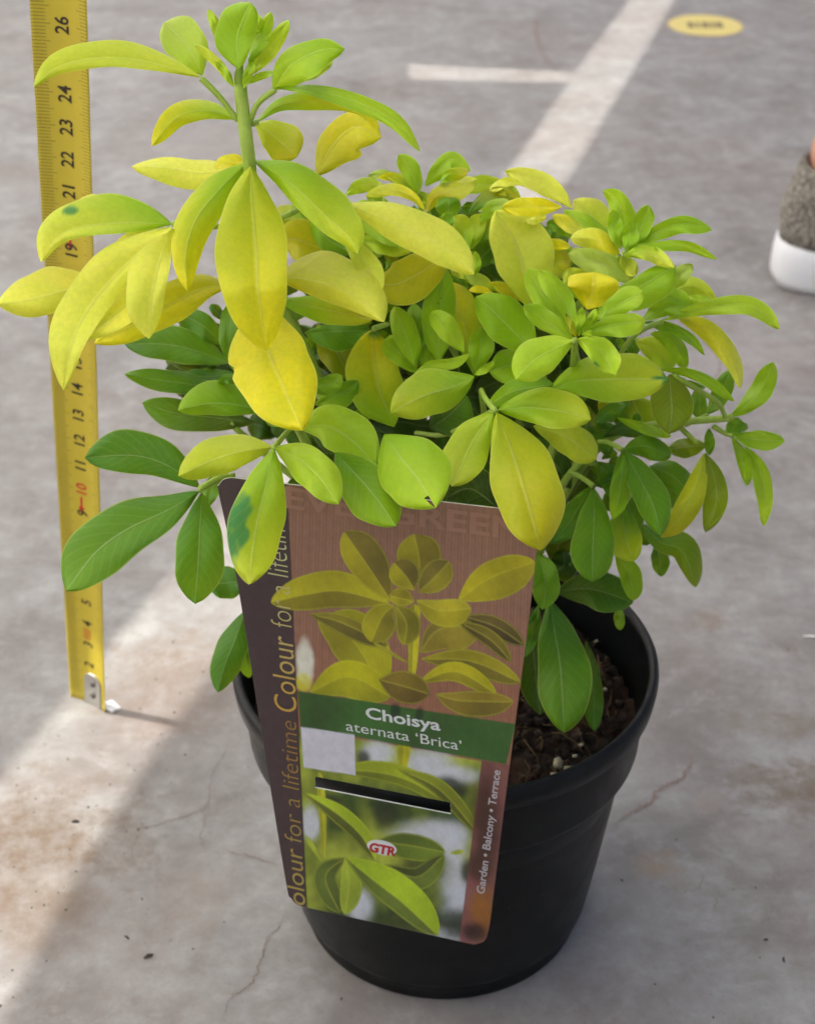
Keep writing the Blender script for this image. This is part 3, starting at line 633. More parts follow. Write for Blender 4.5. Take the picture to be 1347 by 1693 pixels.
def stems():
    def P(cr, x, y, q): ox, oy, s = CR[cr]; return (ox+x/s, oy+y/s, q)
    def T(pts, r0, r1, name='stem'):
        S = spline([np.array(p, float) for p in pts], 8*len(pts)); n = len(S)
        mb = MB(); mb.tube([at_y(a, b, 38-q) for a, b, q in S], [r0+(r1-r0)*i/(n-1) for i in range(n)], 10); mb.build(name, M_STEM, shrub)
    root = (728, 1190, 0)
    T([root, (640, 900, .6), (520, 620, 1.0), (430, 420, 1.5), (412, 268, 2.0), (403, 195, 1.7), (397, 138, 1.4)], .22, .15)
    T([(397, 140, 1.4), (396, 120, 1.35), (397, 95, 1.3)], .15, .05, 'shoot_tip')
    T([root, (760, 960, .2), (790, 800, .9), (800, 700, 1.6), (795, 646, 3.0)], .2, .065)
    T([root, (840, 950, -.3), (900, 780, .4), (940, 650, 1.0), (950, 562, 3.4)], .2, .07)
    T([root, (850, 1000, -.5), (930, 820, -.3), (1000, 730, -.2), (1080, 703, 0), (1195, 692, .2), (1212, 688, .2)], .2, .09)
    T([root, (800, 900, -1), (880, 640, -1.5), (960, 500, -.5), (1022, 425, .6)], .2, .1)
    T([root, (760, 800, -1.5), (740, 500, -1.2), (705, 350, -.6)], .2, .1)
    T([root, (600, 950, 1.5), (500, 720, 3), (478, 700, 3.6)], .2, .11)
    T([root, (560, 980, 2), (430, 860, 3), (380, 790, 3.2), (332, 807, 4.2)], .18, .08)
    T([root, (880, 900, .4), (930, 800, .6), (985, 735, .7)], .17, .09)
    T([root, (600, 900, .4), (450, 760, .3), (380, 700, .2)], .17, .08)
    for pts in ([P('A', 640, 248, 1.6), P('A', 700, 310, 1.7), P('A', 757, 384, 1.7)], [P('A', 876, 284, 1.6), P('A', 820, 330, 1.7), P('A', 795, 392, 1.7)],
                [P('A', 816, 388, 1.4), P('A', 806, 395, 1.7)], [P('B', 855, 208, 2.2), P('B', 1000, 228, 1.9), P('B', 1120, 218, 1.6), P('B', 1240, 230, 1.3)],
                [P('C', 290, 330, 1.4), P('C', 340, 310, 1.6), P('C', 400, 282, 1.4)],
                [P('E', 1045, 395, 6), P('E', 1090, 340, 5), P('E', 1130, 300, 4)], [P('F', 995, 217, 4.4), P('F', 950, 160, 3.6), P('F', 930, 120, 3)],
                [P('E', 705, 590, 4.2), P('E', 745, 560, 3.6), P('E', 860, 520, 2.6)], [P('K', 562, 388, 1.4), P('K', 500, 355, 1), P('K', 455, 350, .7)],
                [P('K', 432, 548, 1.3), P('K', 380, 510, 1), P('K', 330, 485, .7)], [P('K', 560, 640, 1.3), P('K', 600, 560, 1), P('K', 570, 400, .9)],
                [P('R', 360, 700, .8), P('R', 560, 820, .6), P('R', 730, 930, .4), P('R', 800, 1070, .2)], [P('R', 640, 1030, -.4), P('R', 560, 1070, -.2), P('R', 460, 1110, 0)],
                [P('R', 430, 1140, 0), P('R', 480, 1190, .2), P('R', 560, 1260, .6)], [P('R', 690, 1120, .1), P('R', 790, 1180, .1), P('R', 850, 1200, .2)],
                [P('Q', 490, 640, 4), P('Q', 500, 720, 2.3), P('Q', 520, 800, .6)], [P('Q', 1140, 500, .5), P('Q', 1000, 560, .8), P('Q', 880, 660, .6), P('Q', 840, 730, .4)],
                [P('M', 920, 950, 1.6), P('M', 980, 930, 1.4), P('M', 1040, 912, 1.2)], [P('F', 985, 214, 4.2), P('F', 780, 316, 1.2), P('F', 640, 312, 0)],
                [P('D', 590, 430, .8), P('D', 640, 400, .8)], [P('K', 400, 445, 0), P('K', 440, 450, 0), P('K', 470, 468, 0)], [P('K', 320, 470, .2), P('K', 350, 450, .2), P('K', 400, 420, .3)]):
        T(pts, .075, .06, 'petiole')
stems()

# ------------------------------------------------------------------ plant label hooked over the rim
LN = Vector((.02, -1, .06)).normalized()
LP0 = Vector((0, 38-6.42, 9.2))
def on_label(px, py, h=0.0):
    a, b, c = ray(px, py); o = Vector((0, 0, HC)); d = Vector((a, b, c))
    t = (LP0-o).dot(LN)/d.dot(LN); return o+d*t+LN*h
def label():
    root = empty('plant_label', on_label(650, 1560), 'printed plastic plant label with foliage picture and green name band hooked on the pot', 'label')
    NU, NV = 300, 420
    def corner(pts, n): return spline(pts, n)
    Lf = spline([(382, 790), (370, 793), (363, 802), (362, 816), (392, 960), (437, 1240), (473, 1460), (480, 1482), (488, 1493), (500, 1499)], NV)
    Rt_ = spline([(862, 845), (877, 851), (887, 862), (890, 880), (872, 1040), (838, 1300), (813, 1500), (807, 1540), (800, 1556), (784, 1562)], NV)
    # keep rows parallel: parameterise both sides by height
    vv = np.concatenate([np.linspace(0, .675, 284, endpoint=False), np.linspace(.675, .7017, 12, endpoint=False), np.linspace(.7017, 1, NV-296)])
    def side(Q, g): o = np.argsort(Q[:, 1]); return np.stack([np.interp(g, Q[o, 1], Q[o, 0]), g], 1)
    Lr = side(Lf, 790+709*vv); Rr = side(Rt_, np.interp(vv, [0, .675, .7017, 1], [845, 1343.7, 1362.7, 1562]))
    u = np.linspace(0, 1, NU); X = Lr[:, :1]*(1-u)+Rr[:, :1]*u; Y = Lr[:, 1:]*(1-u)+Rr[:, 1:]*u
    # ---- print, colours as on the card
    img = np.zeros((NV, NU, 3))
    def C(*c): return np.array(lin(c))*(1.0 if c[2] > c[1]*.6 else 1.2)
    def put(mask, c): img[:] = img*(1-mask[..., None])+np.asarray(c)*mask[..., None]
    soft = lambda d, s: np.clip(.5-d/s, 0, 1)
    LA = lambda x, y: (340+x/2.322, 760+y/2.322); LB = lambda x, y: (440+x/3.061, 1120+y/3.061)
    rs = RS
    def fbm(sc, seed):
        r = np.random.RandomState(seed); out = 0*X
        for o in range(4):
            for _ in range(5):
                a = r.uniform(0, 6.28); k = 2**o/sc; out = out+np.sin((X*math.cos(a)+Y*math.sin(a))*k+r.uniform(0, 6.28))/(2**o*5)
        return out
    put(np.ones_like(X), C(150, 112, 90)); xs = X-(Y-800)*-.03
    img *= (1+.09*np.sin(xs*2*np.pi/5.6)+.05*np.sin(xs*2*np.pi/13+1))[..., None]
    g = np.clip((Y-1000)/150, 0, 1)[..., None]; img[:] = img*(1-g)+img*np.array([1.02, .86, .78])*g
    def poly(P, c, s=1.2, var=0.0):
        P = np.array(P); sgn = 1; d = np.full(X.shape, -1e9)
        area = sum(P[i][0]*P[(i+1) % len(P)][1]-P[(i+1) % len(P)][0]*P[i][1] for i in range(len(P)))
        for i in range(len(P)):
            a, b = P[i], P[(i+1) % len(P)]; e = b-a; n = np.array([e[1], -e[0]])/np.linalg.norm(e)*(1 if area > 0 else -1)
            d = np.maximum(d, (X-a[0])*n[0]+(Y-a[1])*n[1])
        put(soft(d, s), c)
    def lf(f, pts, wl, wr, ca, cb, pk=.5, s=1.0):
        P = np.array([f(*p) for p in pts]); sc = 2.322 if f is LA else 3.061; Q = spline(P, 180)
        T = np.gradient(Q, axis=0); T /= np.linalg.norm(T, axis=1)[:, None]; N = np.stack([T[:, 1], -T[:, 0]], 1)
        m = (X > Q[:, 0].min()-60) & (X < Q[:, 0].max()+60) & (Y > Q[:, 1].min()-60) & (Y < Q[:, 1].max()+60)
        ii = np.where(m); xx, yy = X[ii], Y[ii]
        D = (xx[:, None]-Q[:, 0])**2+(yy[:, None]-Q[:, 1])**2; k = D.argmin(1)
        o = (xx-Q[k, 0])*N[k, 0]+(yy-Q[k, 1])*N[k, 1]; al = (xx-Q[k, 0])*T[k, 0]+(yy-Q[k, 1])*T[k, 1]; t = k/179.
        w = np.where(o > 0, wl, wr)/sc*prof(t, pk)
        d = np.abs(o)-w; d = np.where(((k == 0) | (k == 179)), np.maximum(d, np.abs(al)), d)
        mk = soft(d, 1.6*s); half = np.clip(.5+o/2.0, 0, 1)[:, None]
        shade = (1+.16*np.sin(t*7+pts[0][0])-.10*np.abs(o)/(w+1))[:, None]
        c = (np.asarray(cb)*(1-half)+np.asarray(ca)*half)*shade
        rib = np.exp(-(o/1.1)**2)[:, None]*.35*(w[:, None] > 5); c = c*(1-rib)+C(195, 195, 70)*rib
        rim = np.exp(-((d+1.6)/1.2)**2)[:, None]*.3; c = c*(1-rim)+C(190, 195, 60)*rim
        img[ii] = img[ii]*(1-mk[:, None])+c*mk[:, None]
    def blob(x, y, rx, ry, c, a=1, f=LB, p=2.0):
        cx, cy = f(x, y); sc = 2.322 if f is LA else 3.061
        e = ((X-cx)/(rx/sc))**2+((Y-cy)/(ry/sc))**2+.5*fbm(14, int(x+y)); put(np.clip(a*np.exp(-np.maximum(e, 0)**p/1.6), 0, 1), c)
    # blurred lower picture
    yl = 1120+(70+(X-495)*.46)/3.061*1.0
    low = np.clip((Y-(1205+(X-500)*.18))/1.5, 0, 1)
    base = np.stack([np.interp(fbm(26, 5), [-.6, 0, .6], [a, b, c]) for a, b, c in zip(C(60, 78, 30), C(120, 132, 45), C(160, 172, 60))], -1)
    img[:] = img*(1-low[..., None])+base*low[..., None]
    W = C(205, 210, 216); DK = C(48, 56, 34)
    for b_ in ((560, 390, 75, 60), (820, 430, 120, 62), (960, 500, 130, 45), (820, 790, 150, 60), (950, 850, 70, 90), (965, 1080, 75, 150), (480, 1160, 62, 70), (225, 740, 42, 75), (920, 1310, 100, 40)): blob(*b_, W, .92)
    for b_ in ((490, 420, 34, 48), (600, 690, 60, 70), (900, 560, 160, 48), (790, 960, 120, 80), (700, 1250, 150, 60), (1000, 1250, 130, 70), (1050, 980, 60, 60), (330, 620, 40, 30)): blob(*b_, DK, .9)
    lf(LB, [(270, 480), (282, 640), (295, 920)], 20, 20, C(176, 174, 40), C(150, 150, 35), .1)
    lf(LB, [(700, 330), (690, 480)], 32, 34, C(172, 170, 30), C(150, 150, 30), .1)
    lf(LB, [(330, 470), (560, 480), (760, 540), (1000, 700)], 62, 42, C(150, 165, 36), C(110, 122, 30), .4)
    lf(LB, [(660, 460), (880, 570), (1080, 800)], 48, 36, C(122, 132, 34), C(90, 98, 30))
    lf(LB, [(555, 830), (720, 850), (905, 885)], 62, 74, C(86, 104, 34), C(104, 124, 38), .45)
    lf(LB, [(600, 950), (760, 1010), (900, 900)], 50, 70, C(70, 80, 34), C(96, 112, 40), .5, 2)
    lf(LB, [(195, 585), (360, 690), (480, 800), (552, 925)], 52, 46, C(156, 178, 36), C(88, 96, 32), .5)
    lf(LB, [(560, 1120), (660, 1060), (850, 1240)], 60, 60, C(88, 104, 36), C(70, 80, 30), .5, 2)
    lf(LB, [(400, 910), (300, 1010), (372, 1192)], 60, 62, C(84, 98, 36), C(92, 108, 40), .5)
    lf(LB, [(402, 905), (420, 1040), (400, 1200)], 66, 44, C(142, 160, 46), C(150, 168, 50), .5)
    lf(LB, [(400, 910), (560, 1040), (700, 1150), (868, 1306)], 116, 62, C(158, 186, 36), C(98, 116, 40), .5)
    for (x0, y0, x1, y1) in ((200, 800, 280, 930), (1000, 880, 930, 890)): lf(LB, [(x0, y0), (x1, y1)], 12, 12, C(150, 165, 50), C(150, 165, 50), .3)
    # upper picture
    lf(LA, [(430, 620), (560, 690), (680, 880)], 110, 90, C(158, 156, 26), C(142, 138, 30), .4)
    lf(LA, [(400, 892), (550, 835), (710, 910)], 66, 80, C(172, 170, 20), C(150, 150, 24))
    lf(LA, [(395, 592), (520, 625), (700, 712)], 34, 44, C(124, 116, 34), C(100, 92, 34))
    lf(LA, [(820, 740), (900, 650), (1060, 640)], 40, 100, C(128, 116, 44), C(140, 128, 40))
    lf(LA, [(825, 765), (1020, 775), (1208, 855)], 44, 48, C(148, 140, 30), C(112, 104, 34))
    lf(LA, [(815, 855), (960, 815), (1115, 898)], 40, 38, C(170, 164, 22), C(138, 132, 26))
    lf(LA, [(880, 900), (980, 925), (1180, 930)], 40, 60, C(140, 124, 40), C(120, 106, 36))
    lf(LA, [(802, 555), (798, 700), (788, 900)], 22, 22, C(184, 178, 30), C(146, 142, 26), .06)
    lf(LA, [(665, 845), (760, 870), (858, 900)], 60, 64, C(122, 106, 36), C(104, 88, 34))
    lf(LA, [(640, 700), (740, 760), (780, 780)], 8, 8, C(140, 132, 36), C(140, 132, 36), .3)
    lf(LA, [(985, 600), (1110, 640), (1222, 712)], 38, 36, C(96, 84, 38), C(74, 62, 34))
    lf(LA, [(965, 620), (1090, 690), (1172, 775)], 34, 30, C(112, 104, 34), C(86, 76, 30))
    lf(LA, [(968, 540), (1090, 455), (1262, 392)], 62, 92, C(172, 164, 24), C(160, 152, 28), .52)
    lf(LA, [(730, 560), (770, 630), (762, 712)], 54, 40, C(120, 116, 28), C(132, 128, 30))
    # dark side strip
    xb = 474+(Y-800)*.0476
    put(soft(X-xb, 1.2), C(76, 62, 60)); put(np.exp(-((X-xb)/.9)**2)*.8, C(30, 24, 24))
    lf(LA, [(705, 552), (520, 505), (400, 515), (252, 548)], 66, 78, C(130, 122, 30), C(172, 166, 30), .5)
    lf(LA, [(712, 545), (630, 420), (532, 278)], 66, 84, C(160, 152, 30), C(118, 106, 38), .6)
    lf(LA, [(812, 480), (820, 390), (800, 286)], 84, 86, C(148, 142, 28), C(126, 116, 32), .55)
    lf(LA, [(800, 500), (770, 450), (722, 395)], 56, 60, C(156, 150, 28), C(110, 100, 36), .55)
    lf(LA, [(815, 510), (870, 460), (935, 392)], 56, 58, C(116, 106, 40), C(142, 134, 34), .55)
    lf(LA, [(725, 560), (680, 600), (635, 700)], 66, 62, C(128, 122, 30), C(158, 152, 30), .55)
    lf(LA, [(800, 545), (740, 530), (705, 520)], 30, 40, C(160, 152, 30), C(140, 132, 28), .5)
    lf(LA, [(808, 540), (900, 580), (1018, 572)], 46, 62, C(176, 168, 40), C(160, 152, 30), .6)
    blob(380, 770, 34, 80, C(226, 226, 205), .95, LA, 4); blob(375, 850, 32, 36, C(200, 200, 40), .7, LA, 4); put(soft(X-xb, 1.2)*(Y > 1040)*(Y < 1150), C(76, 62, 60))
    # green name band
    gb = C(44, 92, 36)*(1+.35*fbm(30, 9))[..., None]
    P = [LB(160, 68), LB(1262, 237), LB(1212, 440), LB(174, 250)]; m_ = np.ones_like(X)
    for a, b in zip(P, P[1:]+P[:1]):
        e = np.array(b)-np.array(a); n = np.array([e[1], -e[0]])/np.linalg.norm(e); m_ = np.minimum(m_, soft((X-a[0])*n[0]+(Y-a[1])*n[1], 1.2))
    m_ *= 1-soft(X-xb, 1.2)
    img[:] = img*(1-.93*m_[..., None])+gb*.93*m_[..., None]
    for (x, y) in ((655, 165), (775, 190)): blob(x, y, 26, 46, C(34, 50, 34), .8, LB, 4)
    poly([LB(175, 250), LB(447, 290), LB(452, 495), LB(190, 455)], C(206, 206, 212))
    # right hand strip
    P = [LB(1090, 420), LB(1222, 443), LB(1150, 1400), LB(975, 1400)]
    st = C(132, 82, 78)*(1+.2*fbm(20, 3))[..., None]; a, b = np.array(P[0]), np.array(P[3]); e = b-a; n = np.array([e[1], -e[0]])/np.linalg.norm(e)
    m_ = soft(-((X-a[0])*n[0]+(Y-a[1])*n[1])*-1, 1.2); m_ = m_*(Y > 1120+ (415+(X-796)*.52)/3.061)
    m_ = np.clip((X-(796-(Y-1257)*.124))/1.2+.5, 0, 1)*np.clip((Y-(1257+(X-796)*.17))/1.2+.5, 0, 1)
    img[:] = img*(1-m_[..., None]*.96)+st*m_[..., None]*.96
    blob(1120, 720, 70, 210, C(62, 42, 30), .85); blob(1085, 950, 60, 80, C(60, 40, 24), .8); blob(1090, 1180, 60, 110, C(140, 92, 24), .8); blob(1050, 1285, 60, 40, C(40, 28, 24), .9)
    img *= (1+.05*fbm(9, 21)+.07*fbm(3.2, 33)+.03*RS.randn(*X.shape))[..., None]
    # ---- mesh with the slot cut out
    cols = np.concatenate([img, np.ones((NV, NU, 1))], 2).reshape(-1, 4)
    V = [on_label(X[j, i], Y[j, i]) for j in range(NV) for i in range(NU)]
    xm = .25*(X[:-1, :-1]+X[1:, 1:]+X[1:, :-1]+X[:-1, 1:]); ym = .25*(Y[:-1, :-1]+Y[1:, 1:]+Y[1:, :-1]+Y[:-1, 1:])
    rows = np.arange(NV-1)[:, None]; hole = (xm > 521) & (xm < 745) & (rows >= 284) & (rows < 296)
    Fc = [(j*NU+i, j*NU+i+1, (j+1)*NU+i+1, (j+1)*NU+i) for j in range(NV-1) for i in range(NU-1) if not hole[j, i]]
    m, nt, b = mat('printed_card'); at = nt.nodes.new('ShaderNodeVertexColor'); at.layer_name = 'Col'; nt.links.new(at.outputs[0], b.inputs['Base Color'])
    b.inputs['Roughness'].default_value = .32; b.inputs['Specular IOR Level'].default_value = .45; bump(nt, b, noise(nt, vec(nt), .35).outputs[0], .25, .002)
    white = plain('white_card', (225, 225, 222), .5, .03)
    o = link('card', V, Fc, [m, white, white], root); me = o.data
    ca = me.color_attributes.new('Col', 'FLOAT_COLOR', 'POINT'); ca.data.foreach_set('color', cols.ravel())
    md = o.modifiers.new('thick', 'SOLIDIFY'); md.thickness = .045*CM; md.offset = -1; md.material_offset = 1; md.material_offset_rim = 2
    pa = np.array(me.polygons[0].normal); 
    if Vector(pa).dot(LN) < 0: me.flip_normals()
    # ---- lettering
    def text(name, s, p0, p1, h, color, bold=0.0, shear=0.0, n_h=None, grad=None, root=root):
        """baseline from pixel p0 to p1, cap height vector h (pixels)"""
        cu = bpy.data.curves.new('t', 'FONT'); cu.body = s; cu.offset = bold; cu.shear = shear; cu.resolution_u = 4; cu.size = 1
        ob = bpy.data.objects.new('t', cu); COL.objects.link(ob); dg = bpy.context.evaluated_depsgraph_get(); dg.update()
        me2 = bpy.data.meshes.new_from_object(ob.evaluated_get(dg)); bpy.data.objects.remove(ob)
        co = np.array([v.co[:] for v in me2.vertices]); x0, x1 = co[:, 0].min(), co[:, 0].max()
        p0 = np.array(p0, float); e = np.array(p1, float)-p0; h = np.array(h, float); cap = .729
        W_ = [on_label(*(p0+e*(c[0]-x0)/(x1-x0)+h*(c[1]/cap)), .014) for c in co]
        o = link(name, W_, [tuple(p.vertices) for p in me2.polygons], color, root, smooth=False)
        bpy.data.meshes.remove(me2); return o
    def ink(name, c, grad=None):
        m, nt, b = mat(name); n = noise(nt, vec(nt), 3)
        if grad:
            v = vec(nt, 100); s_ = nt.nodes.new('ShaderNodeSeparateXYZ'); nt.links.new(v, s_.inputs[0]); z0, z1, c1 = grad
            mr = nt.nodes.new('ShaderNodeMapRange'); nt.links.new(s_.outputs[2], mr.inputs[0]); mr.inputs[1].default_value = z0; mr.inputs[2].default_value = z1
            col = mix(nt, mr.outputs[0], lin(c), lin(c1))
        else: col = mix(nt, n.outputs[0], lin(c), tuple(x*.93 for x in lin(c)))
        nt.links.new(col, b.inputs['Base Color']); b.inputs['Roughness'].default_value = .35; return m
    gold = ink('gold_ink', (196, 158, 66), (on_label(490, 1150).z, on_label(460, 900).z, (196, 204, 150)))
    gold2 = ink('dull_gold_ink', (182, 164, 84), (on_label(500, 1490).z, on_label(494, 1240).z, (160, 122, 58)))
    wh = ink('white_ink', (222, 226, 222)); gw = ink('pale_ink', (190, 186, 186)); red = ink('red_ink', (186, 30, 34)); faint = ink('faint_ink', (166, 124, 102))
    text('name_lettering', 'Choisya', LB(505, 203), LB(882, 268), (-1.2, -19), wh, .022)
    text('variety_lettering', 'aternata ‘Brica’', LB(405, 266), LB(990, 368), (-1, -17), wh, 0)
    text('slogan_lettering', 'Colour', (491, 1177), (484, 1052), (-39, -2), gold, -.004, .18)
    text('slogan_lettering', 'for a lifetime', (483, 1037), (470, 845), (-37, -2), gold, -.014, .18)
    text('slogan_lettering', 'olour', (505, 1496), (499, 1403), (-30, -2), gold2, -.004, .18)
    text('slogan_lettering', 'for a lifetime', (499, 1392), (490, 1192), (-30, -2), gold2, -.013, .18)
    text('use_lettering', 'Garden • Balcony • Terrace', LB(1102, 1094), LB(1184, 470), (-13.5, -1.6), gw, .02, .15)
    text('evergreen_lettering', 'EVERGREEN', (470, 838), (864, 893), (1.5, -36), faint, .02)
    # oval badge
    cx, cy = LB(585, 860); ring = []
    for k in range(48):
        t = 2*math.pi*k/48; a, b2 = 24.5*math.cos(t), 12.0*math.sin(t); ring.append(on_label(cx+a-b2*.05, cy+b2+a*.19, .008))
    link('badge', ring, [tuple(range(48))[::-1]], wh, root, smooth=False)
    text('badge_lettering', 'GTR', LB(520, 876), LB(655, 892+12), (1.5, -14.5), red, .045, .05)
label()

# ------------------------------------------------------------------ tape measure
def tape():
    B0 = at_z(150, 1163); D = Vector((.088, -math.sin(math.radians(6)), math.cos(math.radians(6)))).normalized()
    root = empty('tape_measure', B0, 'yellow steel tape measure blade held upright on the floor left of the shrub', 'tape measure')
    def pos(u, s, h=0.0):                  # u -1..1 across, s cm along
        yaw = math.radians(30-18*min(1, max(0, s/26))); a = Vector((math.cos(yaw), -math.sin(yaw), 0)); a = (a-D*a.dot(D)).normalized(); n = a.cross(D).normalized()   # faces the camera
        if n.y > 0: n = -n
        w = .82; return B0+D*s+a*(u*w)+n*(.16*(u*u)+h)
    m, nt, b = mat('yellow_enamel'); v = vec(nt)
    c = mix(nt, noise(nt, v, .6, 6).outputs[0], lin((196, 176, 44)), lin((212, 192, 60)))
    c = mix(nt, ramp(nt, noise(nt, v, 2.5, 8, .75).outputs[0], [(.62, 0), (.72, .3)]), c, lin((120, 105, 50)))
    nt.links.new(c, b.inputs['Base Color']); b.inputs['Roughness'].default_value = .42
    nu, ns = 16, 120; V = [pos(-1+2*i/nu, 34*j/ns) for j in range(ns+1) for i in range(nu+1)]; n = nu+1
    o = link('blade', V, [(j*n+i, j*n+i+1, (j+1)*n+i+1, (j+1)*n+i) for j in range(ns) for i in range(nu)], m, root)
    md = o.modifiers.new('t', 'SOLIDIFY'); md.thickness = .012*CM; md.offset = 0
    blk, red = plain('black_ink', (52, 40, 24), .5, .1, bmp=0), plain('red_ink_tape', (205, 40, 36), .5, .1, bmp=0)
    mb = MB()
    def tick(u0, u1, s, w=.011, skew=0.0):
        k = 6; A = [pos(u0+(u1-u0)*i/k, s+w/2+skew*i/k, .012) for i in range(k+1)]; Bq = [pos(u0+(u1-u0)*i/k, s-w/2+skew*i/k, .012) for i in range(k+1)]
        mb.add(A+Bq, [(i, i+1, k+2+i, k+1+i) for i in range(k)])
    for i in range(5, 330):
        s = i*.1; l = .62 if i % 10 == 0 else (.60 if i % 5 == 0 else .46)
        tick(-.99, -.99+l, s, .013)
        l = .44 if i % 10 == 0 else (.42 if i % 5 == 0 else .30)
        tick(.99-l, .99, s, .011)
    mb.build('scale_marks', blk, root, smooth=False)
    def num(txt, s, m_, size=.74, u0=.26):
        cu = bpy.data.curves.new('t', 'FONT'); cu.body = txt; cu.offset = .018; cu.resolution_u = 3; cu.size = 1; cu.align_x = 'CENTER'
        ob = bpy.data.objects.new('t', cu); COL.objects.link(ob); dg = bpy.context.evaluated_depsgraph_get(); dg.update()
        me2 = bpy.data.meshes.new_from_object(ob.evaluated_get(dg)); bpy.data.objects.remove(ob)
        W_ = [pos(u0-(q.co.y/.729)*.42/.82*.98, s+q.co.x*.52, .015) for q in me2.vertices]
        link('number', W_, [tuple(p.vertices) for p in me2.polygons], m_, root, smooth=False); bpy.data.meshes.remove(me2)
    for k in range(2, 33): num(str(k), k, red if k in (10, 20, 30) else blk)
    mb = MB()
    for s in (9.45, 19.45):                 # arrow stroke under each ten
        mb = MB(); mb.add([pos(-.06, s-.32, .012), pos(.04, s-.32, .012), pos(.04, s+.22, .012), pos(-.06, s+.22, .012)], [(0, 1, 2, 3)])
        mb.add([pos(-.16, s-.2, .012), pos(.14, s-.2, .012), pos(-.01, s-.45, .012)], [(0, 1, 2)]); mb.build('red_arrow', red, root, smooth=False)
    for s in (3.5, 6.2):
        mb = MB()
        for k in range(5): mb.add([pos(-.2, s-.25+k*.11, .012), pos(.2, s-.25+k*.11, .012), pos(.2, s-.21+k*.11, .012), pos(-.2, s-.21+k*.11, .012)], [(0, 1, 2, 3)])
        mb.build('red_bars', red, root, smooth=False)
    met = plain('hook_metal', (190, 188, 184), .34, .15, metal=.85)
    n1, n2 = 10, 14; V = []
    for j in range(n2+1):
        s = -.02+1.62*j/n2; sh = 1 if s < 1.25 else math.sqrt(max(0, 1-((s-1.25)/.36)**2))
        for i in range(n1+1): V.append(pos(.22+(-.48+.96*i/n1)*max(sh, .3), s, .05))
    n = n1+1; hk = link('end_hook', V, [(j*n+i, j*n+i+1, (j+1)*n+i+1, (j+1)*n+i) for j in range(n2) for i in range(n1)], met, root)
    md = hk.modifiers.new('t', 'SOLIDIFY'); md.thickness = .06*CM
    mb = MB()
    for s in (.55, 1.12):
        c = pos(.22, s, .07); 
        for k in range(1):
            a = pos(.3, s, .07)-c; a.normalize(); d = D; nn = a.cross(d).normalized(); nn = nn if nn.y < 0 else -nn; r = .13; ring = [c]
            for q in (.0, .5, 1):
                rr = r*math.cos(q*1.4); ring += [c+a*rr*math.cos(t)+d*rr*math.sin(t)+nn*(.07*math.sin(q*1.5)) for t in np.linspace(0, 2*math.pi, 12, endpoint=False)]
            f = [(1+q*12+i, 1+q*12+(i+1) % 12, 13+q*12+(i+1) % 12, 13+q*12+i) for q in range(2) for i in range(12)]; mb.add(ring, f)
    mb.build('rivets', plain('rivet_metal', (120, 116, 110), .3, .2, metal=.9), root)
    # folded lip of the hook on the floor, sunlight painted in as white
    a = pos(.95, 0)-pos(-.95, 0); a.normalize(); b2 = Vector((a.y, -a.x, 0)).normalized(); b2 = b2 if b2.y > 0 else -b2
    c = pos(.98, 0)+Vector((.22, .3, .16)); mb = MB()
    R = Matrix((a, b2, Vector((0, 0, 1)))).transposed(); mb.box(c, (.3, .34, .03), R @ Matrix.Rotation(math.radians(-18), 3, 'X')); mb.build('hook_lip', plain('sunlit_lip', (225, 225, 222), .4, .05), root, smooth=False)
tape()

# ------------------------------------------------------------------ floor sticker
def sticker():
    c = at_z(1165, 42); r = 3.0; root = empty('floor_sticker', (c.x, c.y, 0), 'round faded yellow sticker with dark print on the far floor', 'sticker')
    def disc(name, rad, z, m): link(name, [(c.x+rad*math.cos(t), c.y+rad*1.06*math.sin(t), z) for t in np.linspace(0, 2*math.pi, 64, endpoint=False)], [tuple(range(64))], m, root, smooth=False)
    disc('border', r*1.06, .02, plain('sticker_edge', (205, 176, 110), .6, .15)); disc('face', r, .03, plain('sticker_yellow', (214, 198, 118), .6, .12))
    mb = MB()
    for (px, w) in ((1140, .55), (1152, .3), (1164, .6), (1176, .35), (1187, .6)):
        p = at_z(px, 41.5); mb.add([(p.x-w*.5, p.y-.9, .045), (p.x+w*.5, p.y-1.0, .045), (p.x+w*.6, p.y+.6, .045), (p.x-w*.3, p.y+.9, .045)], [(0, 1, 2, 3)])
    mb.build('print', plain('sticker_print', (120, 105, 70), .7, .2), root, smooth=False)
sticker()

# ------------------------------------------------------------------ cracks and marks in the floor
def ribbon(name, pts, w, m, z=.02, jit=.05):
    P = spline([(x, y) for x, y in pts], 14*len(pts)); G = [at_z(x, y, 0) for x, y in P]; rr = random.Random(len(pts)*7+int(pts[0][0])); V = []
    off = 0
    for i, g in enumerate(G):
        d = (G[min(i+1, len(G)-1)]-G[max(i-1, 0)]).normalized(); n = Vector((-d.y, d.x, 0)); off = off*.7+rr.uniform(-jit, jit)
        ww = w*(.35+.9*rr.random())*min(1, 4*min(i+.3, len(G)-1-i+.3)/len(G)); c = g+n*off
        V += [(c+n*ww)+Vector((0, 0, z)), (c-n*ww)+Vector((0, 0, z))]
    return tag(link(name, V, [(2*i, 2*i+1, 2*i+3, 2*i+2) for i in range(len(G)-1)], m, smooth=False), kind='structure')
mk = plain('crack_dark', (126, 114, 106), .9, .3, 2, bmp=0); mk2 = plain('dark_mark', (128, 112, 106), .8, .3, 2, bmp=0)  # darker grey-brown of the cracks and marks themselves
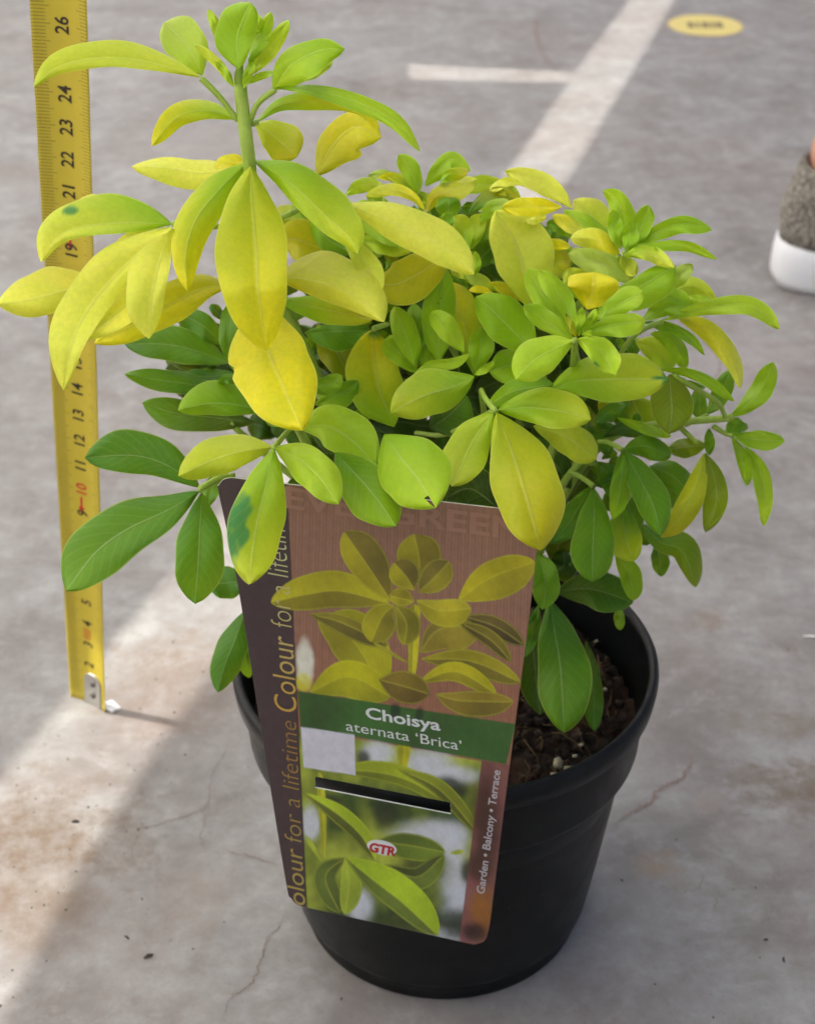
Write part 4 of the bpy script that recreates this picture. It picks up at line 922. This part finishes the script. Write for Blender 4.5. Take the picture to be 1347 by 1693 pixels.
for i, (pts, w, m) in enumerate([([(392,1210),(360,1265),(345,1300),(342,1335),(290,1355),(236,1368),(190,1352)], .022, mk), ([(342,1335),(334,1390),(345,1412)], .018, mk), ([(236,1368),(222,1400),(218,1440)], .014, mk),
                             ([(468,1500),(462,1530),(440,1560),(420,1620),(385,1650),(365,1690)], .032, mk), ([(364,1402),(410,1415),(462,1432)], .026, mk),
                             ([(1140,1230),(1143,1262),(1120,1290),(1090,1305),(1070,1330),(1040,1345),(1010,1365)], .075, mk2), ([(1118,1480),(1155,1465),(1160,1440)], .02, mk), ([(1190,1475),(1180,1510)], .02, mk),
                             ([(890,10),(887,60),(905,100),(935,125)], .13, mk2), ([(1150,550),(1190,600),(1170,640)], .05, mk2)]):
    ribbon('floor_crack', pts, w, m)
def debris():
    dk = plain('debris', (50, 40, 32), .9, .3); wt = plain('white_scrap', (228, 228, 224), .6, .05)
    for (px, py, s, a, lab) in ((246, 1583, .16, .5, 'small dark fleck on the floor near the lower left of the pot'), (125, 1360, .13, .2, 'tiny dark fleck on the brown stained sunlit floor'), (1295, 1588, .1, 1.4, 'small dark fleck on the floor near the lower right corner'), (1265, 1556, .06, 0, 'tiniest dark dot on the floor right of the pot'), (210, 1552, .09, -.7, 'thin dark splinter on the floor below the sun streak')):
        p = at_z(px, py); mb = MB(); R = Matrix.Rotation(a, 3, 'Z'); mb.tube([p+R@Vector((-s, 0, .05)), p+R@Vector((0, .02, .07)), p+R@Vector((s, 0, .05))], [.02, s*.34, .02], 6)
        tag(mb.build('debris_fleck', dk), lab, 'debris', 'dark flecks lying on the floor')
    p = at_z(1340, 1055); mb = MB(); mb.tube([p+Vector((-.32, .06, .06)), p+Vector((0, 0, .08)), p+Vector((.5, -.12, .06))], [.02, .06, .05], 6)
    tag(mb.build('white_scrap', wt), 'small white scrap on the floor at the right edge of the picture', 'scrap')
    rr = random.Random(3); mb = MB()
    for _ in range(130):
        px, py = rr.uniform(0, 1347), rr.uniform(900, 1693)
        if _ < 80: px = rr.uniform(0, 330); py = 1170-1.25*(px-150)+rr.uniform(-60, 330)
        if not (0 < py < 1700): continue
        p = at_z(px, py); s = rr.uniform(.008, .026); mb.box(p+Vector((0, 0, s*.4)), (s*rr.uniform(.7, 2), s, s*.5), Matrix.Rotation(rr.uniform(0, 3), 3, 'Z'))
    tag(mb.build('floor_grit', plain('grit', (70, 58, 48), .95, .4)), 'fine dark grit scattered over the concrete floor', 'grit', kind='stuff')
debris()

# ------------------------------------------------------------------ bystander's foot at the right edge
def bystander():
    H0 = Vector((20.75, 86.6, 0)); ang = math.radians(-4); ax = Vector((math.cos(ang), math.sin(ang), 0)); ay = Vector((-ax.y, ax.x, 0))
    def W(x, y, z): return H0+ax*x+ay*y+Vector((0, 0, z))
    def loft(secs, n=40):
        V = []; Fc = []
        for s in secs: V += s
        k = len(secs[0])
        for i in range(len(secs)-1): Fc += [(i*k+j, i*k+(j+1) % k, (i+1)*k+(j+1) % k, (i+1)*k+j) for j in range(k)]
        Fc += [tuple(range(k))[::-1], tuple((len(secs)-1)*k+j for j in range(k))]; return V, Fc
    def outline(sx, infl, z, n=56, zt=0.0):   # foot outline, heel at x=0
        P = []
        for j in range(n):
            t = 2*math.pi*j/n; x = 14.2-14.2*math.cos(t)*1.0; s = math.sin(t); w = 3.6+.9*max(0, (x-8)/16)-(.35*math.sin(max(0, min(1, (x-6)/10))*math.pi))
            y = w*math.copysign(abs(s)**.62, s); P.append(W(14.2+(x-14.2)*(1+infl/14.2)*sx, y*(1+infl/4), z+zt*max(0, (x-20)/8)**2))
        return P
    skin, nt, b = mat('skin'); nt.links.new(mix(nt, noise(nt, vec(nt), 1.2).outputs[0], (.50, .24, .165), (.62, .33, .24)), b.inputs['Base Color']); b.inputs['Roughness'].default_value = .5; b.inputs['Subsurface Weight'].default_value = .1; b.inputs['Subsurface Radius'].default_value = (.01, .004, .002)
    root = empty('person', H0, 'person in a grey knitted trainer with thick white sole and bare ankle', 'person')
    # body: foot, ankle and leg as one continuous surface
    secs = []
    for (z, cx, rx, ry) in ((3.3, 13.4, 11.6, 3.2), (4.2, 12.4, 10.4, 3.0), (5.4, 10.4, 8.3, 2.7), (6.4, 6.9, 5.3, 2.4), (7.2, 5.6, 4.2, 2.55), (8.0, 5.5, 4.1, 2.7), (8.8, 5.6, 3.9, 2.8), (10.2, 5.8, 3.5, 2.9), (12, 5.9, 3.2, 2.8), (15, 6, 3.2, 2.8), (20, 6, 3.9, 3.5), (27, 5.9, 5.0, 4.7), (33, 5.9, 5.4, 5.1), (40, 6.2, 5.0, 4.7), (46, 6.6, 5.4, 5.2), (52, 6.6, 6.0, 5.7), (62, 6.6, 6.9, 6.7), (75, 6.4, 7.8, 7.8)):
        secs.append([W(cx+rx*math.cos(t), ry*math.sin(t), z) for t in np.linspace(0, 2*math.pi, 40, endpoint=False)])
    V, Fc = loft(secs); body = link('leg', V, Fc, skin, root)
    # short trouser leg
    cloth = plain('dark_cloth', (52, 56, 66), .9, .15, 2)
    secs = [[W(cx+rx*math.cos(t), ry*math.sin(t), z) for t in np.linspace(0, 2*math.pi, 40, endpoint=False)] for (z, cx, rx, ry) in ((44, 6.4, 6.9, 6.6), (44.2, 6.4, 7.1, 6.8), (52, 6.6, 7.2, 6.9), (62, 6.6, 7.8, 7.6), (75, 6.4, 8.6, 8.6), (78, 6.4, 8.6, 8.6))]
    V, Fc = loft(secs); link('trouser_leg', V, Fc, cloth, root)
    # shoe
    white = plain('sole_rubber', (222, 224, 226), .5, .05, 1)
    knit, nt, b = mat('grey_knit'); v = vec(nt); vo = nt.nodes.new('ShaderNodeTexVoronoi'); vo.inputs['Scale'].default_value = 5.5; nt.links.new(v, vo.inputs['Vector'])
    w_ = math_(nt, 'ADD', vo.outputs['Distance'], math_(nt, 'MULTIPLY', noise(nt, v, 2.2, 6).outputs[0], .5))
    c = ramp(nt, w_, [(.35, (.50, .475, .42)), (.6, (.30, .28, .24)), (.85, (.13, .115, .09))]); nt.links.new(c, b.inputs['Base Color']); b.inputs['Roughness'].default_value = .95; bump(nt, b, vo.outputs['Distance'], .8, .0015)
    S = [outline(1, -.55, 0, zt=.6), outline(1, -.2, .12, zt=.6), outline(1, .05, .6, zt=.6), outline(1, .0, 1.9, zt=.4), outline(1, -.12, 2.6, zt=.4), outline(1, -.3, 2.78, zt=.4), outline(1, -.9, 2.78, zt=.4)]
    V, Fc = loft(S); sole = link('sole', V, Fc, white, root)
    dk = plain('outsole', (60, 56, 54), .8, .2); V, Fc = loft([outline(1, -.5, .0, zt=.6), outline(1, -.35, .1, zt=.6)])
    def up(z, x0, x1, w, pw=.7):
        P = []
        for j in range(56):
            t = 2*math.pi*j/56; x = (x0+x1)/2-(x1-x0)/2*math.cos(t); s = math.sin(t); P.append(W(x, w*math.copysign(abs(s)**pw, s)*(1+.12*max(0, (x-9)/14) if z < 6 else 1), z))
        return P
    S = [up(2.6, .2, 27.6, 3.7), up(3.4, .12, 27.2, 3.78), up(4.4, .15, 25.6, 3.7), up(5.2, .35, 22.6, 3.5), up(6.0, .6, 18.5, 3.3), up(6.5, .75, 14.6, 3.1), up(6.9, .9, 12.6, 3.05), up(7.1, 1.05, 12.2, 2.95), up(6.95, 1.3, 11.9, 2.75), up(6.2, 1.3, 12.0, 2.7)]
    V, Fc = loft(S); Fc = Fc[:-1]; link('shoe_upper', V, Fc, knit, root)
bystander()
